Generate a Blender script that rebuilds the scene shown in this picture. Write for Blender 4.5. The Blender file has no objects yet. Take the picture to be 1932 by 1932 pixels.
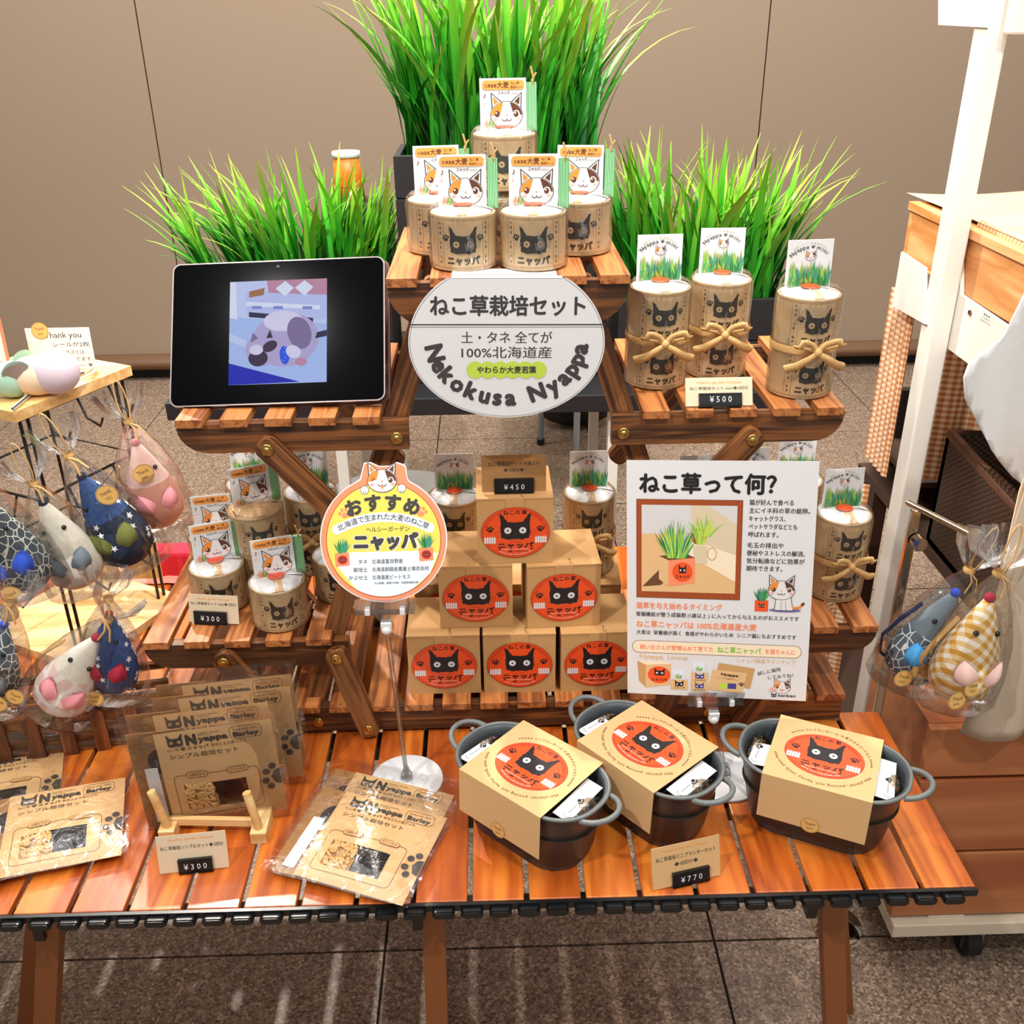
import bpy, bmesh, math, random
from math import sin, cos, pi, radians as rad
from mathutils import Vector as V, Matrix
from mathutils.geometry import tessellate_polygon
random.seed(7)
sc = bpy.context.scene
COL = sc.collection
# ------------------------------------------------------------------ camera, world, lights, exposure
CAM_H = 1.35
F_PX = 1885.0
_p, _r, _y = rad(26.85), rad(0.73), rad(1.16)
FW = V((sin(_y)*cos(_p), cos(_y)*cos(_p), -sin(_p)))
_rt = FW.cross(V((0, 0, 1))).normalized(); _up = _rt.cross(FW)
RT = cos(_r)*_rt - sin(_r)*_up
UP = cos(_r)*_up + sin(_r)*_rt
cd = bpy.data.cameras.new('camera'); cam = bpy.data.objects.new('camera', cd); COL.objects.link(cam)
cam.matrix_world = Matrix(((RT.x, UP.x, -FW.x, 0), (RT.y, UP.y, -FW.y, 0), (RT.z, UP.z, -FW.z, CAM_H), (0, 0, 0, 1)))
cd.sensor_width = 36; cd.lens = 36*F_PX/1932; cd.clip_start = .02; cd.clip_end = 60
sc.camera = cam

def W(u, v, X=None, Y=None, Z=None):
    """point of a known plane (X, Y or Z fixed, metres) seen at photo pixel u, v: used to measure positions"""
    d = FW + RT*((u-966)/F_PX) - UP*((v-966)/F_PX)
    t = Y/d.y if Y is not None else ((Z-CAM_H)/d.z if Z is not None else X/d.x)
    return V((0, 0, CAM_H)) + d*t

wd = bpy.data.worlds.new('world'); sc.world = wd; wd.use_nodes = True
wd.node_tree.nodes['Background'].inputs[0].default_value = (1.0, .965, .93, 1)
wd.node_tree.nodes['Background'].inputs[1].default_value = .42

def light(kind, name, loc, target, energy, color, **kw):
    l = bpy.data.lights.new(name, kind); l.energy = energy; l.color = color
    for k, x in kw.items(): setattr(l, k, x)
    o = bpy.data.objects.new(name, l); COL.objects.link(o); o.location = loc
    o.rotation_euler = (V(target)-V(loc)).to_track_quat('-Z', 'Y').to_euler()
    return o
WARM = (1.0, .90, .79); NEUT = (1.0, .96, .92)
light('SPOT', 'spot_back_left', (-1.05, 2.95, 2.9), (.15, .95, .6), 330, WARM, spot_size=rad(46), spot_blend=.5, shadow_soft_size=.035)
light('SPOT', 'spot_front_left', (-1.0, -.25, 2.9), (.2, 1.3, .8), 128, NEUT, spot_size=rad(50), spot_blend=.7, shadow_soft_size=.04)
light('SPOT', 'spot_front_right', (.75, -.35, 2.8), (.15, 1.3, 1.0), 92, NEUT, spot_size=rad(50), spot_blend=.7, shadow_soft_size=.04)
light('SPOT', 'spot_grass', (.2, .75, 3.0), (.0, 1.8, 1.1), 240, NEUT, spot_size=rad(50), spot_blend=.6, shadow_soft_size=.05)
light('AREA', 'ceiling_panel', (0, 1.6, 3.1), (0, 1.6, 0), 105, (1, .965, .93), shape='RECTANGLE', size=3.4, size_y=2.6)
light('AREA', 'wall_wash', (0, 2.6, 3.2), (0, 4.0, 1.0), 62, (1, .95, .88), shape='RECTANGLE', size=4.5, size_y=.5)
sc.view_settings.view_transform = 'Standard'; sc.view_settings.look = 'None'
sc.view_settings.exposure = 0.0; sc.view_settings.gamma = 1; sc.view_settings.use_curve_mapping = False
sc.cycles.transparent_max_bounces = 24
sc.cycles.max_bounces = 8

# ------------------------------------------------------------------ materials
def hexc(h):
    h = h.lstrip('#'); r = []
    for i in (0, 2, 4):
        c = int(h[i:i+2], 16)/255
        r.append(c/12.92 if c <= .04045 else ((c+.055)/1.055)**2.4)
    return (*r, 1)
MATS = {}
def nt_new(name):
    m = bpy.data.materials.new(name); m.use_nodes = True; MATS[name] = m
    nt = m.node_tree; b = nt.nodes['Principled BSDF']
    return m, nt, b
def N(nt, t, **kw):
    n = nt.nodes.new(t)
    for k, x in kw.items():
        if k.startswith('i_'):
            k = k[2:]; k = int(k) if k.isdigit() else k.replace('_', ' ')
            n.inputs[k].default_value = x
        else: setattr(n, k, x)
    return n
def mat(name, col, rough=.5, metal=0, spec=None, bump=0, bscale=200, var=0, coat=0, trans=0, alpha=1, emit=0):
    if name in MATS: return MATS[name]
    m, nt, b = nt_new(name)
    c = hexc(col)
    b.inputs['Base Color'].default_value = c; b.inputs['Roughness'].default_value = rough
    b.inputs['Metallic'].default_value = metal
    if spec is not None: b.inputs['Specular IOR Level'].default_value = spec
    if coat: b.inputs['Coat Weight'].default_value = coat; b.inputs['Coat Roughness'].default_value = .08
    if trans: b.inputs['Transmission Weight'].default_value = trans
    if alpha < 1: b.inputs['Alpha'].default_value = alpha
    if emit: b.inputs['Base Color'].default_value = (0, 0, 0, 1); b.inputs['Specular IOR Level'].default_value = .1; b.inputs['Emission Color'].default_value = c; b.inputs['Emission Strength'].default_value = emit
    if bump or var:
        tc = N(nt, 'ShaderNodeTexCoord'); no = N(nt, 'ShaderNodeTexNoise', i_Scale=bscale, i_Detail=4.0)
        nt.links.new(tc.outputs['Object'], no.inputs['Vector'])
        if bump:
            bp = N(nt, 'ShaderNodeBump', i_Strength=bump, i_Distance=.001)
            nt.links.new(no.outputs['Fac'], bp.inputs['Height']); nt.links.new(bp.outputs[0], b.inputs['Normal'])
        if var:
            mr = N(nt, 'ShaderNodeMapRange', i_1=.3, i_2=.7, i_3=1-var, i_4=1+var)
            nt.links.new(no.outputs['Fac'], mr.inputs[0])
            mx = N(nt, 'ShaderNodeVectorMath', operation='SCALE'); mx.inputs[0].default_value = c[:3]
            nt.links.new(mr.outputs[0], mx.inputs['Scale']); nt.links.new(mx.outputs[0], b.inputs['Base Color'])
    return m
def wood(name, c1, c2, c3=None, along='Y', sc1=28, stretch=.06, rough=.4, bump=.25, grain=9, coat=0):
    m, nt, b = nt_new(name)
    tc = N(nt, 'ShaderNodeTexCoord'); oi = N(nt, 'ShaderNodeObjectInfo')
    mul = N(nt, 'ShaderNodeVectorMath', operation='SCALE'); mul.inputs[0].default_value = (3.1, 7.7, 5.3)
    nt.links.new(oi.outputs['Random'], mul.inputs['Scale'])
    add = N(nt, 'ShaderNodeVectorMath', operation='ADD')
    nt.links.new(tc.outputs['Object'], add.inputs[0]); nt.links.new(mul.outputs[0], add.inputs[1])
    mp = N(nt, 'ShaderNodeMapping'); s = [1, 1, 1]; s['XYZ'.index(along)] = stretch; mp.inputs['Scale'].default_value = s
    nt.links.new(add.outputs[0], mp.inputs['Vector'])
    n1 = N(nt, 'ShaderNodeTexNoise', i_Scale=float(sc1), i_Detail=3.0, i_Distortion=.6)
    nt.links.new(mp.outputs[0], n1.inputs['Vector'])
    rings = N(nt, 'ShaderNodeMath', operation='MULTIPLY'); rings.inputs[1].default_value = grain
    nt.links.new(n1.outputs['Fac'], rings.inputs[0])
    pp = N(nt, 'ShaderNodeMath', operation='PINGPONG'); pp.inputs[1].default_value = 1.0
    nt.links.new(rings.outputs[0], pp.inputs[0])
    n2 = N(nt, 'ShaderNodeTexNoise', i_Scale=float(sc1*9), i_Detail=4.0)
    nt.links.new(mp.outputs[0], n2.inputs['Vector'])
    mix = N(nt, 'ShaderNodeMath', operation='MULTIPLY_ADD'); mix.inputs[1].default_value = .55
    nt.links.new(pp.outputs[0], mix.inputs[0])
    sub = N(nt, 'ShaderNodeMath', operation='MULTIPLY'); sub.inputs[1].default_value = .55
    nt.links.new(n2.outputs['Fac'], sub.inputs[0]); nt.links.new(sub.outputs[0], mix.inputs[2])
    cr = N(nt, 'ShaderNodeValToRGB'); e = cr.color_ramp.elements
    e[0].position = .15; e[0].color = hexc(c1); e[1].position = .8; e[1].color = hexc(c2)
    if c3: x = cr.color_ramp.elements.new(.5); x.color = hexc(c3)
    nt.links.new(mix.outputs[0], cr.inputs[0]); nt.links.new(cr.outputs[0], b.inputs['Base Color'])
    bp = N(nt, 'ShaderNodeBump', i_Strength=bump, i_Distance=.0008)
    nt.links.new(mix.outputs[0], bp.inputs['Height']); nt.links.new(bp.outputs[0], b.inputs['Normal'])
    b.inputs['Roughness'].default_value = rough
    if coat: b.inputs['Coat Weight'].default_value = coat; b.inputs['Coat Roughness'].default_value = .12
    return m
def film(name, base=.06, gain=.55, bump=.9, bscale=60, rough=.06, tint=(1, 1, 1, 1), stretch=(1, 1, .35), crease=.22):
    """clear crinkled film: transparent with sharp glossy glints on the creases"""
    m, nt, b = nt_new(name); nt.nodes.remove(b)
    out = nt.nodes['Material Output']
    tr = N(nt, 'ShaderNodeBsdfTransparent'); tr.inputs[0].default_value = tint
    gl = N(nt, 'ShaderNodeBsdfGlossy'); gl.inputs['Roughness'].default_value = rough
    tc = N(nt, 'ShaderNodeTexCoord'); mp = N(nt, 'ShaderNodeMapping'); mp.inputs['Scale'].default_value = stretch
    nt.links.new(tc.outputs['Object'], mp.inputs['Vector'])
    no = N(nt, 'ShaderNodeTexNoise', i_Scale=float(bscale), i_Detail=5.0, i_Distortion=1.5)
    nt.links.new(mp.outputs[0], no.inputs['Vector'])
    bp = N(nt, 'ShaderNodeBump', i_Strength=bump, i_Distance=.004)
    nt.links.new(no.outputs['Fac'], bp.inputs['Height']); nt.links.new(bp.outputs[0], gl.inputs['Normal'])
    lw = N(nt, 'ShaderNodeLayerWeight', i_Blend=.35); nt.links.new(bp.outputs[0], lw.inputs['Normal'])
    mr = N(nt, 'ShaderNodeMapRange', i_1=.0, i_2=1.0, i_3=base, i_4=gain)
    nt.links.new(lw.outputs['Fresnel'], mr.inputs[0])
    n3 = N(nt, 'ShaderNodeTexNoise', i_Scale=float(bscale*1.6), i_Detail=3.0, i_Distortion=2.5); nt.links.new(mp.outputs[0], n3.inputs['Vector'])
    rg = N(nt, 'ShaderNodeMapRange', i_1=.60, i_2=.68, i_3=.0, i_4=crease); nt.links.new(n3.outputs['Fac'], rg.inputs[0])
    sm = N(nt, 'ShaderNodeMath', operation='ADD'); nt.links.new(mr.outputs[0], sm.inputs[0]); nt.links.new(rg.outputs[0], sm.inputs[1])
    ms = N(nt, 'ShaderNodeMixShader'); nt.links.new(sm.outputs[0], ms.inputs[0])
    nt.links.new(tr.outputs[0], ms.inputs[1]); nt.links.new(gl.outputs[0], ms.inputs[2])
    nt.links.new(ms.outputs[0], out.inputs['Surface'])
    return m

# ------------------------------------------------------------------ mesh builder
class MB:
    def __init__(s): s.v = []; s.f = []; s.m = []; s.mats = []; s.sm = []; s.T = Matrix.Identity(4)
    def mi(s, m):
        if m is None: m = MATS['default_grey']
        if isinstance(m, str): m = MATS[m]
        if m not in s.mats: s.mats.append(m)
        return s.mats.index(m)
    def add(s, vs, fs, m=None, smooth=False):
        o = len(s.v); s.v += [s.T @ V(p) for p in vs]; k = s.mi(m)
        for f in fs: s.f.append([i+o for i in f]); s.m.append(k); s.sm.append(smooth)
        return s
    def box(s, a, b, m=None, ch=0):
        (x0, y0, z0), (x1, y1, z1) = a, b
        if x0 > x1: x0, x1 = x1, x0
        if y0 > y1: y0, y1 = y1, y0
        if z0 > z1: z0, z1 = z1, z0
        if ch:
            c = ch; bm = bmesh.new(); bmesh.ops.create_cube(bm, size=1)
            for q in bm.verts: q.co = V(((x0+x1)/2+q.co.x*(x1-x0), (y0+y1)/2+q.co.y*(y1-y0), (z0+z1)/2+q.co.z*(z1-z0)))
            bmesh.ops.bevel(bm, geom=bm.edges[:], offset=c, segments=2, affect='EDGES', profile=.5)
            bm.verts.index_update()
            s.add([q.co.copy() for q in bm.verts], [[q.index for q in f.verts] for f in bm.faces], m); bm.free(); return s
        vs = [(x0, y0, z0), (x1, y0, z0), (x1, y1, z0), (x0, y1, z0), (x0, y0, z1), (x1, y0, z1), (x1, y1, z1), (x0, y1, z1)]
        return s.add(vs, [(0, 3, 2, 1), (4, 5, 6, 7), (0, 1, 5, 4), (1, 2, 6, 5), (2, 3, 7, 6), (3, 0, 4, 7)], m)
    def prism(s, pts, d0, d1, m=None, plane='XZ', smooth=False):
        """extrude a 2-D outline; plane XZ: (x,z) outline from y=d0 to d1"""
        def g(p, d): return (p[0], d, p[1]) if plane == 'XZ' else ((p[0], p[1], d) if plane == 'XY' else (d, p[0], p[1]))
        n = len(pts); vs = [g(p, d0) for p in pts]+[g(p, d1) for p in pts]
        tri = tessellate_polygon([[V((p[0], p[1], 0)) for p in pts]])
        fs = [tuple(t) for t in tri]+[tuple(i+n for i in reversed(t)) for t in tri]
        s.add(vs, fs, m)
        o = len(s.v)-2*n; k = s.mi(m)
        for i in range(n):
            j = (i+1) % n; s.f.append([o+i, o+j, o+n+j, o+n+i]); s.m.append(k); s.sm.append(smooth)
        return s
    def tube(s, pts, r, m=None, n=8, cap=True, flat=None):
        pts = [V(p) for p in pts]; rr = r if isinstance(r, (list, tuple)) else [r]*len(pts)
        vs = []; fs = []; prev = None
        for i, p in enumerate(pts):
            d = (pts[min(i+1, len(pts)-1)]-pts[max(i-1, 0)]).normalized()
            if prev is None:
                a = d.cross(V((0, 0, 1)));  a = a if a.length > .1 else d.cross(V((0, 1, 0)))
            else: a = prev-d*prev.dot(d)
            a.normalize(); prev = a; b = d.cross(a)
            for k in range(n):
                t = 2*pi*k/n; fl = flat or 1
                vs.append(p+a*cos(t)*rr[i]+b*sin(t)*rr[i]*fl)
        for i in range(len(pts)-1):
            for k in range(n): fs.append((i*n+k, i*n+(k+1) % n, (i+1)*n+(k+1) % n, (i+1)*n+k))
        s.add(vs, fs, m, True)
        if cap: s.add(vs[:n], [tuple(reversed(range(n)))], m); s.add(vs[-n:], [tuple(range(n))], m)
        return s
    def lathe(s, prof, m=None, n=28, c=(0, 0, 0), smooth=True, sx=1, sy=1, wob=None):
        vs = []; fs = []
        for j, (r, z) in enumerate(prof):
            for k in range(n):
                t = 2*pi*k/n; q = r*(wob(j, k, n) if wob else 1)
                vs.append((c[0]+q*cos(t)*sx, c[1]+q*sin(t)*sy, c[2]+z))
        for j in range(len(prof)-1):
            for k in range(n): fs.append((j*n+k, j*n+(k+1) % n, (j+1)*n+(k+1) % n, (j+1)*n+k))
        s.add(vs, fs, m, smooth); return s
    def cyl(s, c, r, z0, z1, m=None, n=24, smooth=True, sx=1, sy=1):
        s.lathe([(r, z0), (r, z1)], m, n, c, smooth, sx, sy)
        for z, rev in ((z0, True), (z1, False)):
            vs = [(c[0]+r*sx*cos(2*pi*k/n), c[1]+r*sy*sin(2*pi*k/n), c[2]+z) for k in range(n)]
            s.add(vs, [tuple(reversed(range(n))) if rev else tuple(range(n))], m)
        return s
    def sph(s, c, r, m=None, n=12, k=8, sx=1, sy=1, sz=1):
        prof = [(max(1e-5, r*sin(pi*j/k)), -r*cos(pi*j/k)*sz) for j in range(k+1)]
        return s.lathe(prof, m, n, c, True, sx, sy)
    def grid(s, fn, nu, nv, m=None, smooth=True):
        vs = [fn(i/nu, j/nv) for j in range(nv+1) for i in range(nu+1)]
        fs = [(j*(nu+1)+i, j*(nu+1)+i+1, (j+1)*(nu+1)+i+1, (j+1)*(nu+1)+i) for j in range(nv) for i in range(nu)]
        return s.add(vs, fs, m, smooth)
    def mesh(s, name):
        me = bpy.data.meshes.new(name); me.from_pydata([tuple(p) for p in s.v], [], s.f)
        for m in s.mats: me.materials.append(m)
        me.polygons.foreach_set('material_index', s.m); me.polygons.foreach_set('use_smooth', s.sm)
        me.update(); return me
    def build(s, name, parent=None, loc=None, label=None, kind=None):
        return part(name, s.mesh(name), parent, loc, label, kind)
def part(name, me, parent=None, loc=None, label=None, kind=None, rot=None, mx=None):
    o = bpy.data.objects.new(name, me); COL.objects.link(o)
    if parent: o.parent = parent
    if mx is not None: o.matrix_local = mx
    if loc is not None: o.location = loc
    if rot is not None: o.rotation_euler = rot
    if label: o['label'] = label
    if kind: o['kind'] = kind
    return o
def thing(name, label, cat, loc=(0, 0, 0), rz=0, group=None, mx=None):
    o = bpy.data.objects.new(name, None); COL.objects.link(o); o.empty_display_size = .02
    if mx is not None: o.matrix_world = mx
    else: o.location = loc; o.rotation_euler = (0, 0, rz)
    o['label'] = label; o['category'] = cat
    if group: o['group'] = group
    return o
def tag(o, label, cat, group=None):
    o['label'] = label; o['category'] = cat
    if group: o['group'] = group
    return o
def dup(root, label, loc=None, rz=None, mx=None, group=None, skip=()):
    kids = {}
    for c in COL.objects:
        if c.parent: kids.setdefault(c.parent.name, []).append(c)
    def cp(o, par):
        c = o.copy(); COL.objects.link(c)
        if par: c.parent = par
        for k in kids.get(o.name, []):
            if k.name.split('.')[0] in skip: continue
            cp(k, c)
        return c
    r = cp(root, None); r['label'] = label
    if group: r['group'] = group
    if mx is not None: r.matrix_world = mx
    if loc is not None: r.location = loc
    if rz is not None: r.rotation_euler = (0, 0, rz) if not isinstance(rz, tuple) else rz
    return r
def frame(bl, br, tl):
    """matrix with origin bl, local X towards br, local Z towards tl, local -Y facing out"""
    x = (br-bl).normalized(); z = (tl-bl); z = (z-x*z.dot(x)).normalized(); y = z.cross(x)
    return Matrix(((x.x, y.x, z.x, bl.x), (x.y, y.y, z.y, bl.y), (x.z, y.z, z.z, bl.z), (0, 0, 0, 1)))
def TRS(loc, rx=0, ry=0, rz=0):
    return Matrix.Translation(loc) @ Matrix.Rotation(rz, 4, 'Z') @ Matrix.Rotation(ry, 4, 'Y') @ Matrix.Rotation(rx, 4, 'X')

# ------------------------------------------------------------------ flat print builder (lettering, stickers, posters), units: mm
TXT = {}
def glyphs(body, bold):
    k = (body, bold)
    if k not in TXT:
        c = bpy.data.curves.new('t', 'FONT'); c.body = body; c.resolution_u = 2; c.offset = bold
        o = bpy.data.objects.new('t', c); me = bpy.data.meshes.new_from_object(o)
        vs = [(p.co.x, p.co.y) for p in me.vertices]; fs = [tuple(p.vertices) for p in me.polygons]
        bpy.data.objects.remove(o); bpy.data.curves.remove(c); bpy.data.meshes.remove(me)
        xs = [p[0] for p in vs] or [0]
        TXT[k] = (vs, fs, min(xs), max(xs))
    return TXT[k]
class G:
    def __init__(s): s.it = []; s.L = 0; s.cp = {}
    def l(s, n): s.L = n; return s
    def raw(s, vs, fs, m): s.it.append((vs, fs, m, s.L)); return s
    def poly(s, pts, m):
        tri = tessellate_polygon([[V((p[0], p[1], 0)) for p in pts]])
        return s.raw([tuple(p) for p in pts], [tuple(t) for t in tri], m)
    def rect(s, x0, y0, x1, y1, m): return s.raw([(x0, y0), (x1, y0), (x1, y1), (x0, y1)], [(0, 1, 2, 3)], m)
    def ell(s, cx, cy, rx, ry, m, n=36, rot=0):
        return s.raw([(cx+rx*cos(t)*cos(rot)-ry*sin(t)*sin(rot), cy+rx*cos(t)*sin(rot)+ry*sin(t)*cos(rot)) for t in [2*pi*i/n for i in range(n)]], [tuple(range(n))], m)
    def rrect(s, x0, y0, x1, y1, r, m):
        return s.poly(rr_pts(x0, y0, x1, y1, r), m)
    def rrline(s, x0, y0, x1, y1, r, w, m): return s.line(rr_pts(x0, y0, x1, y1, r), w, m, True)
    def line(s, pts, w, m, closed=False):
        pts = [V((p[0], p[1])) for p in pts]; n = len(pts); vs = []; fs = []
        for i in range(n):
            a = pts[i-1] if (i or closed) else pts[i]; b = pts[(i+1) % n] if (i < n-1 or closed) else pts[i]
            d = (b-a); d = d.normalized() if d.length > 1e-9 else V((1, 0)); q = V((-d.y, d.x))*w/2
            vs += [tuple(pts[i]+q), tuple(pts[i]-q)]
        for i in range(n if closed else n-1):
            j = (i+1) % n; fs.append((2*i, 2*i+1, 2*j+1, 2*j))
        return s.raw(vs, fs, m)
    def earc(s, cx, cy, rx, ry, a0, a1, w, m, n=20):
        return s.line([(cx+rx*cos(rad(a0+(a1-a0)*i/n)), cy+ry*sin(rad(a0+(a1-a0)*i/n))) for i in range(n+1)], w, m, False)
    def ering(s, cx, cy, rx, ry, w, m, n=48):
        return s.line([(cx+rx*cos(2*pi*i/n), cy+ry*sin(2*pi*i/n)) for i in range(n)], w, m, True)
    def text(s, body, x, y, h, m, w=None, bold=0, al='c', rot=0):
        """h = letter height in mm, y = baseline, w = width to fit"""
        vs, fs, x0, x1 = glyphs(body, 0); wd_ = max(1e-6, x1-x0)
        cj = any(ord(ch_) > 0x2E00 for ch_ in body); sy = h/(.92 if cj else .76); y += (.07*h if cj else 0)*cos(rot); x -= (.07*h if cj else 0)*sin(rot); sx = w/wd_ if w else sy; W_ = wd_*sx
        off = {'c': -W_/2, 'l': 0, 'r': -W_}[al]; c, q = cos(rot), sin(rot); out = []
        n = 1 if bold <= 0 else (2 if bold < .015 else (4 if bold < .045 else 8)); d = bold*sy; ff = []
        for k in range(n):
            ox, oy = (d*cos(2*pi*k/n), d*sin(2*pi*k/n)) if n > 1 else (0, 0); o0 = len(out)
            for a, b in vs:
                a = (a-x0)*sx+off+ox; b = b*sy+oy
                out.append((x+a*c-b*q, y+a*q+b*c))
            ff += [tuple(i+o0 for i in f) for f in fs]
        s.cp[len(s.it)] = n
        return s.raw(out, ff, m)
    def arc(s, body, cx, cy, rx, ry, a0, a1, h, m, bold=0, flip=False):
        """letters along an ellipse from angle a0 to a1 (degrees); flip = letters with feet outwards"""
        ws = []
        for ch in body:
            if ch == ' ': ws.append(.35); continue
            _, _, x0, x1 = glyphs(ch, 0); ws.append(max(.28, x1-x0+.12))
        tot = sum(ws); acc = 0
        for ch, w in zip(body, ws):
            a = rad(a0+(a1-a0)*(acc+w/2)/tot); acc += w
            if ch == ' ': continue
            px, py = cx+rx*cos(a), cy+ry*sin(a); tx, ty = -rx*sin(a), ry*cos(a)
            r = math.atan2(ty, tx)+(0 if flip else pi)
            s.text(ch, px, py, h, m, bold=bold, rot=r)
        return s
    def build(s, name, parent, mp=None, cut=None, dz=.00012, key=None, loc=None, label=None, base=0.0, mx=None):
        me = G.cache.get(key) if key else None
        if me is None:
            vs = []; fs = []; mi = []; mats = []; n_it = 0
            for pv, pf, m, L in s.it:
                if m not in mats: mats.append(m)
                k = mats.index(m); o = len(vs)
                n_it += 1; zo = base+L*dz+(n_it % 28)*3.2e-6; nc = s.cp.get(n_it-1, 1); per = len(pv)//nc
                vs += [(a*.001, b*.001, zo+(j//max(1, per))*1.7e-6) for j, (a, b) in enumerate(pv)]
                for f in pf: fs.append([i+o for i in f]); mi.append(k)
            me = bpy.data.meshes.new(name); me.from_pydata(vs, [], fs)
            for m in mats: me.materials.append(MATS[m])
            me.polygons.foreach_set('material_index', mi); me.update()
            if cut:
                bm = bmesh.new(); bm.from_mesh(me); x0, x1, st = cut; x = x0
                while x < x1:
                    bmesh.ops.bisect_plane(bm, geom=bm.verts[:]+bm.edges[:]+bm.faces[:], plane_co=(x, 0, 0), plane_no=(1, 0, 0)); x += st
                bm.to_mesh(me); bm.free()
            f = mp or (lambda x, y, z: (x, -z, y))
            for q in me.vertices: q.co = V(f(*q.co))
            # every print faces outwards
            me.update()
            if key: G.cache[key] = me
        return part(name, me, parent, loc, label, mx=mx)
G.cache = {}
def rr_pts(x0, y0, x1, y1, r, n=5):
    o = []
    for cx, cy, a in ((x1-r, y1-r, 0), (x0+r, y1-r, 90), (x0+r, y0+r, 180), (x1-r, y0+r, 270)):
        for i in range(n+1): t = rad(a+90*i/n); o.append((cx+r*cos(t), cy+r*sin(t)))
    return o
def ctext(o): pass

# ------------------------------------------------------------------ palette
mat('default_grey', '#888888')
for n, c, r in (('p_white', '#e2e1e0', .45), ('p_black', '#1d1a1c', .5), ('p_char', '#3f3b3c', .5), ('p_grey', '#8d8a88', .5), ('p_orange', '#ee5320', .4),
                ('p_red', '#b5261a', .4), ('p_kraft', '#c9a06c', .75), ('p_kraftd', '#a87f4e', .75), ('p_brown', '#6b4327', .5), ('p_tan', '#c79a63', .6),
                ('p_yellow', '#ecd65c', .45), ('p_salmon', '#f58f66', .45), ('p_lime', '#bfd84e', .45), ('p_green', '#3f9a52', .5), ('p_dgreen', '#1f6b33', .5),
                ('p_lgreen', '#8cc152', .5), ('p_teal', '#3d8a78', .5), ('p_olive', '#a9a83c', .5), ('p_catorange', '#ea8a2e', .5), ('p_catbrown', '#5a3320', .5),
                ('p_banner', '#f2a04d', .45), ('p_pink', '#f2aaa0', .5), ('p_paleblue', '#dfe9f2', .45), ('p_cream', '#f4e3c4', .5), ('p_sand', '#e2b983', .5),
                ('p_woodred', '#a24a20', .4), ('p_blueshadow', '#6d6ea0', .5), ('p_wallpale', '#d9c8a8', .5), ('p_lightgrey', '#d5d3d2', .5), ('p_purple', '#4b3f86', .5),
                ('p_sticker', '#e3b66a', .5), ('p_kraftline', '#8a6238', .6), ('p_dcat', '#37332f', .6), ('p_eye', '#d8b98c', .5)):
    mat(n, c, r)
mat('kraft', '#d6ad78', .8, bump=.25, bscale=900, var=.05)
mat('kraft_box', '#c89a62', .8, bump=.3, bscale=700, var=.05)
mat('tin_kraft', '#e6c697', .6, bump=.15, bscale=900, var=.04)
mat('kraft_dark', '#a97b48', .8, bump=.2, bscale=900, var=.06)
mat('paper_white', '#dedede', .55)
mat('paper_cream', '#dac6a6', .6)
mat('metal_bright', '#c9c6c0', .2, 1)
mat('brass', '#c9a35a', .25, 1)
mat('black_plastic', '#0f1012', .32)
mat('black_wire', '#14100e', .4)
mat('black_wood', '#17171a', .6, bump=.6, bscale=120)
mat('pot_metal', '#3b3430', .38, bump=.15, bscale=500)
mat('pot_rim', '#6d716f', .4)
mat('pot_in', '#3f4549', .45)
mat('raffia', '#cfa568', .6, bump=.5, bscale=600, var=.12)
mat('acrylic_white', '#eceef0', .3)
mat('white_metal', '#e6e3da', .35)
mat('cream_metal', '#e2d6be', .4)
mat('soil', '#2c2118', .9, bump=1, bscale=300, var=.4)
mat('seed', '#d3ab6d', .5, var=.2, bscale=60)
mat('foil', '#1a1a20', .18, .3, bump=1, bscale=60)
mat('steel', '#a8a8a6', .28, 1)
mat('rubber', '#131313', .6)
film('film', .03, .65, 1.0, 75, .20, stretch=(1, 1, .16), crease=.38)
film('film_flat', .03, .6, .7, 24, .10, stretch=(1, 1, 1))
film('film_bag', .02, .55, 1.0, 34, .10, stretch=(1, 1, .3))
film('clear_plastic', .10, .75, .15, 30, .04, tint=(.93, .94, .95, 1), crease=0)
wood('wood_table', '#8d380e', '#da7c2c', '#bb5c1b', along='Y', sc1=15, stretch=.10, rough=.32, bump=.04, grain=8, coat=.3)
wood('wood_dark_y', '#5a2a10', '#bd7840', '#94542a', along='Y', sc1=55, stretch=.045, rough=.42, bump=.3, grain=6)
wood('wood_dark_x', '#2a150c', '#835028', '#50301a', along='X', sc1=42, stretch=.05, rough=.42, bump=.35, grain=9)
wood('wood_dark_z', '#32190d', '#8f5a30', '#5e371c', along='Z', sc1=42, stretch=.05, rough=.42, bump=.35, grain=9)
wood('wood_light', '#c99555', '#efcf96', '#e0b574', along='X', sc1=20, stretch=.08, rough=.5, bump=.1, grain=8)
wood('wood_pine', '#c07a3e', '#e9b37a', '#d89558', along='Y', sc1=14, stretch=.1, rough=.5, bump=.1, grain=8)
wood('wood_cabinet', '#8e4a28', '#b87446', '#a55f38', along='X', sc1=7, stretch=.07, rough=.4, bump=.08, grain=6)
wood('wood_picket', '#42200f', '#8a4f28', '#643518', along='Z', sc1=40, stretch=.08, rough=.5, bump=.3, grain=8)
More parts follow.
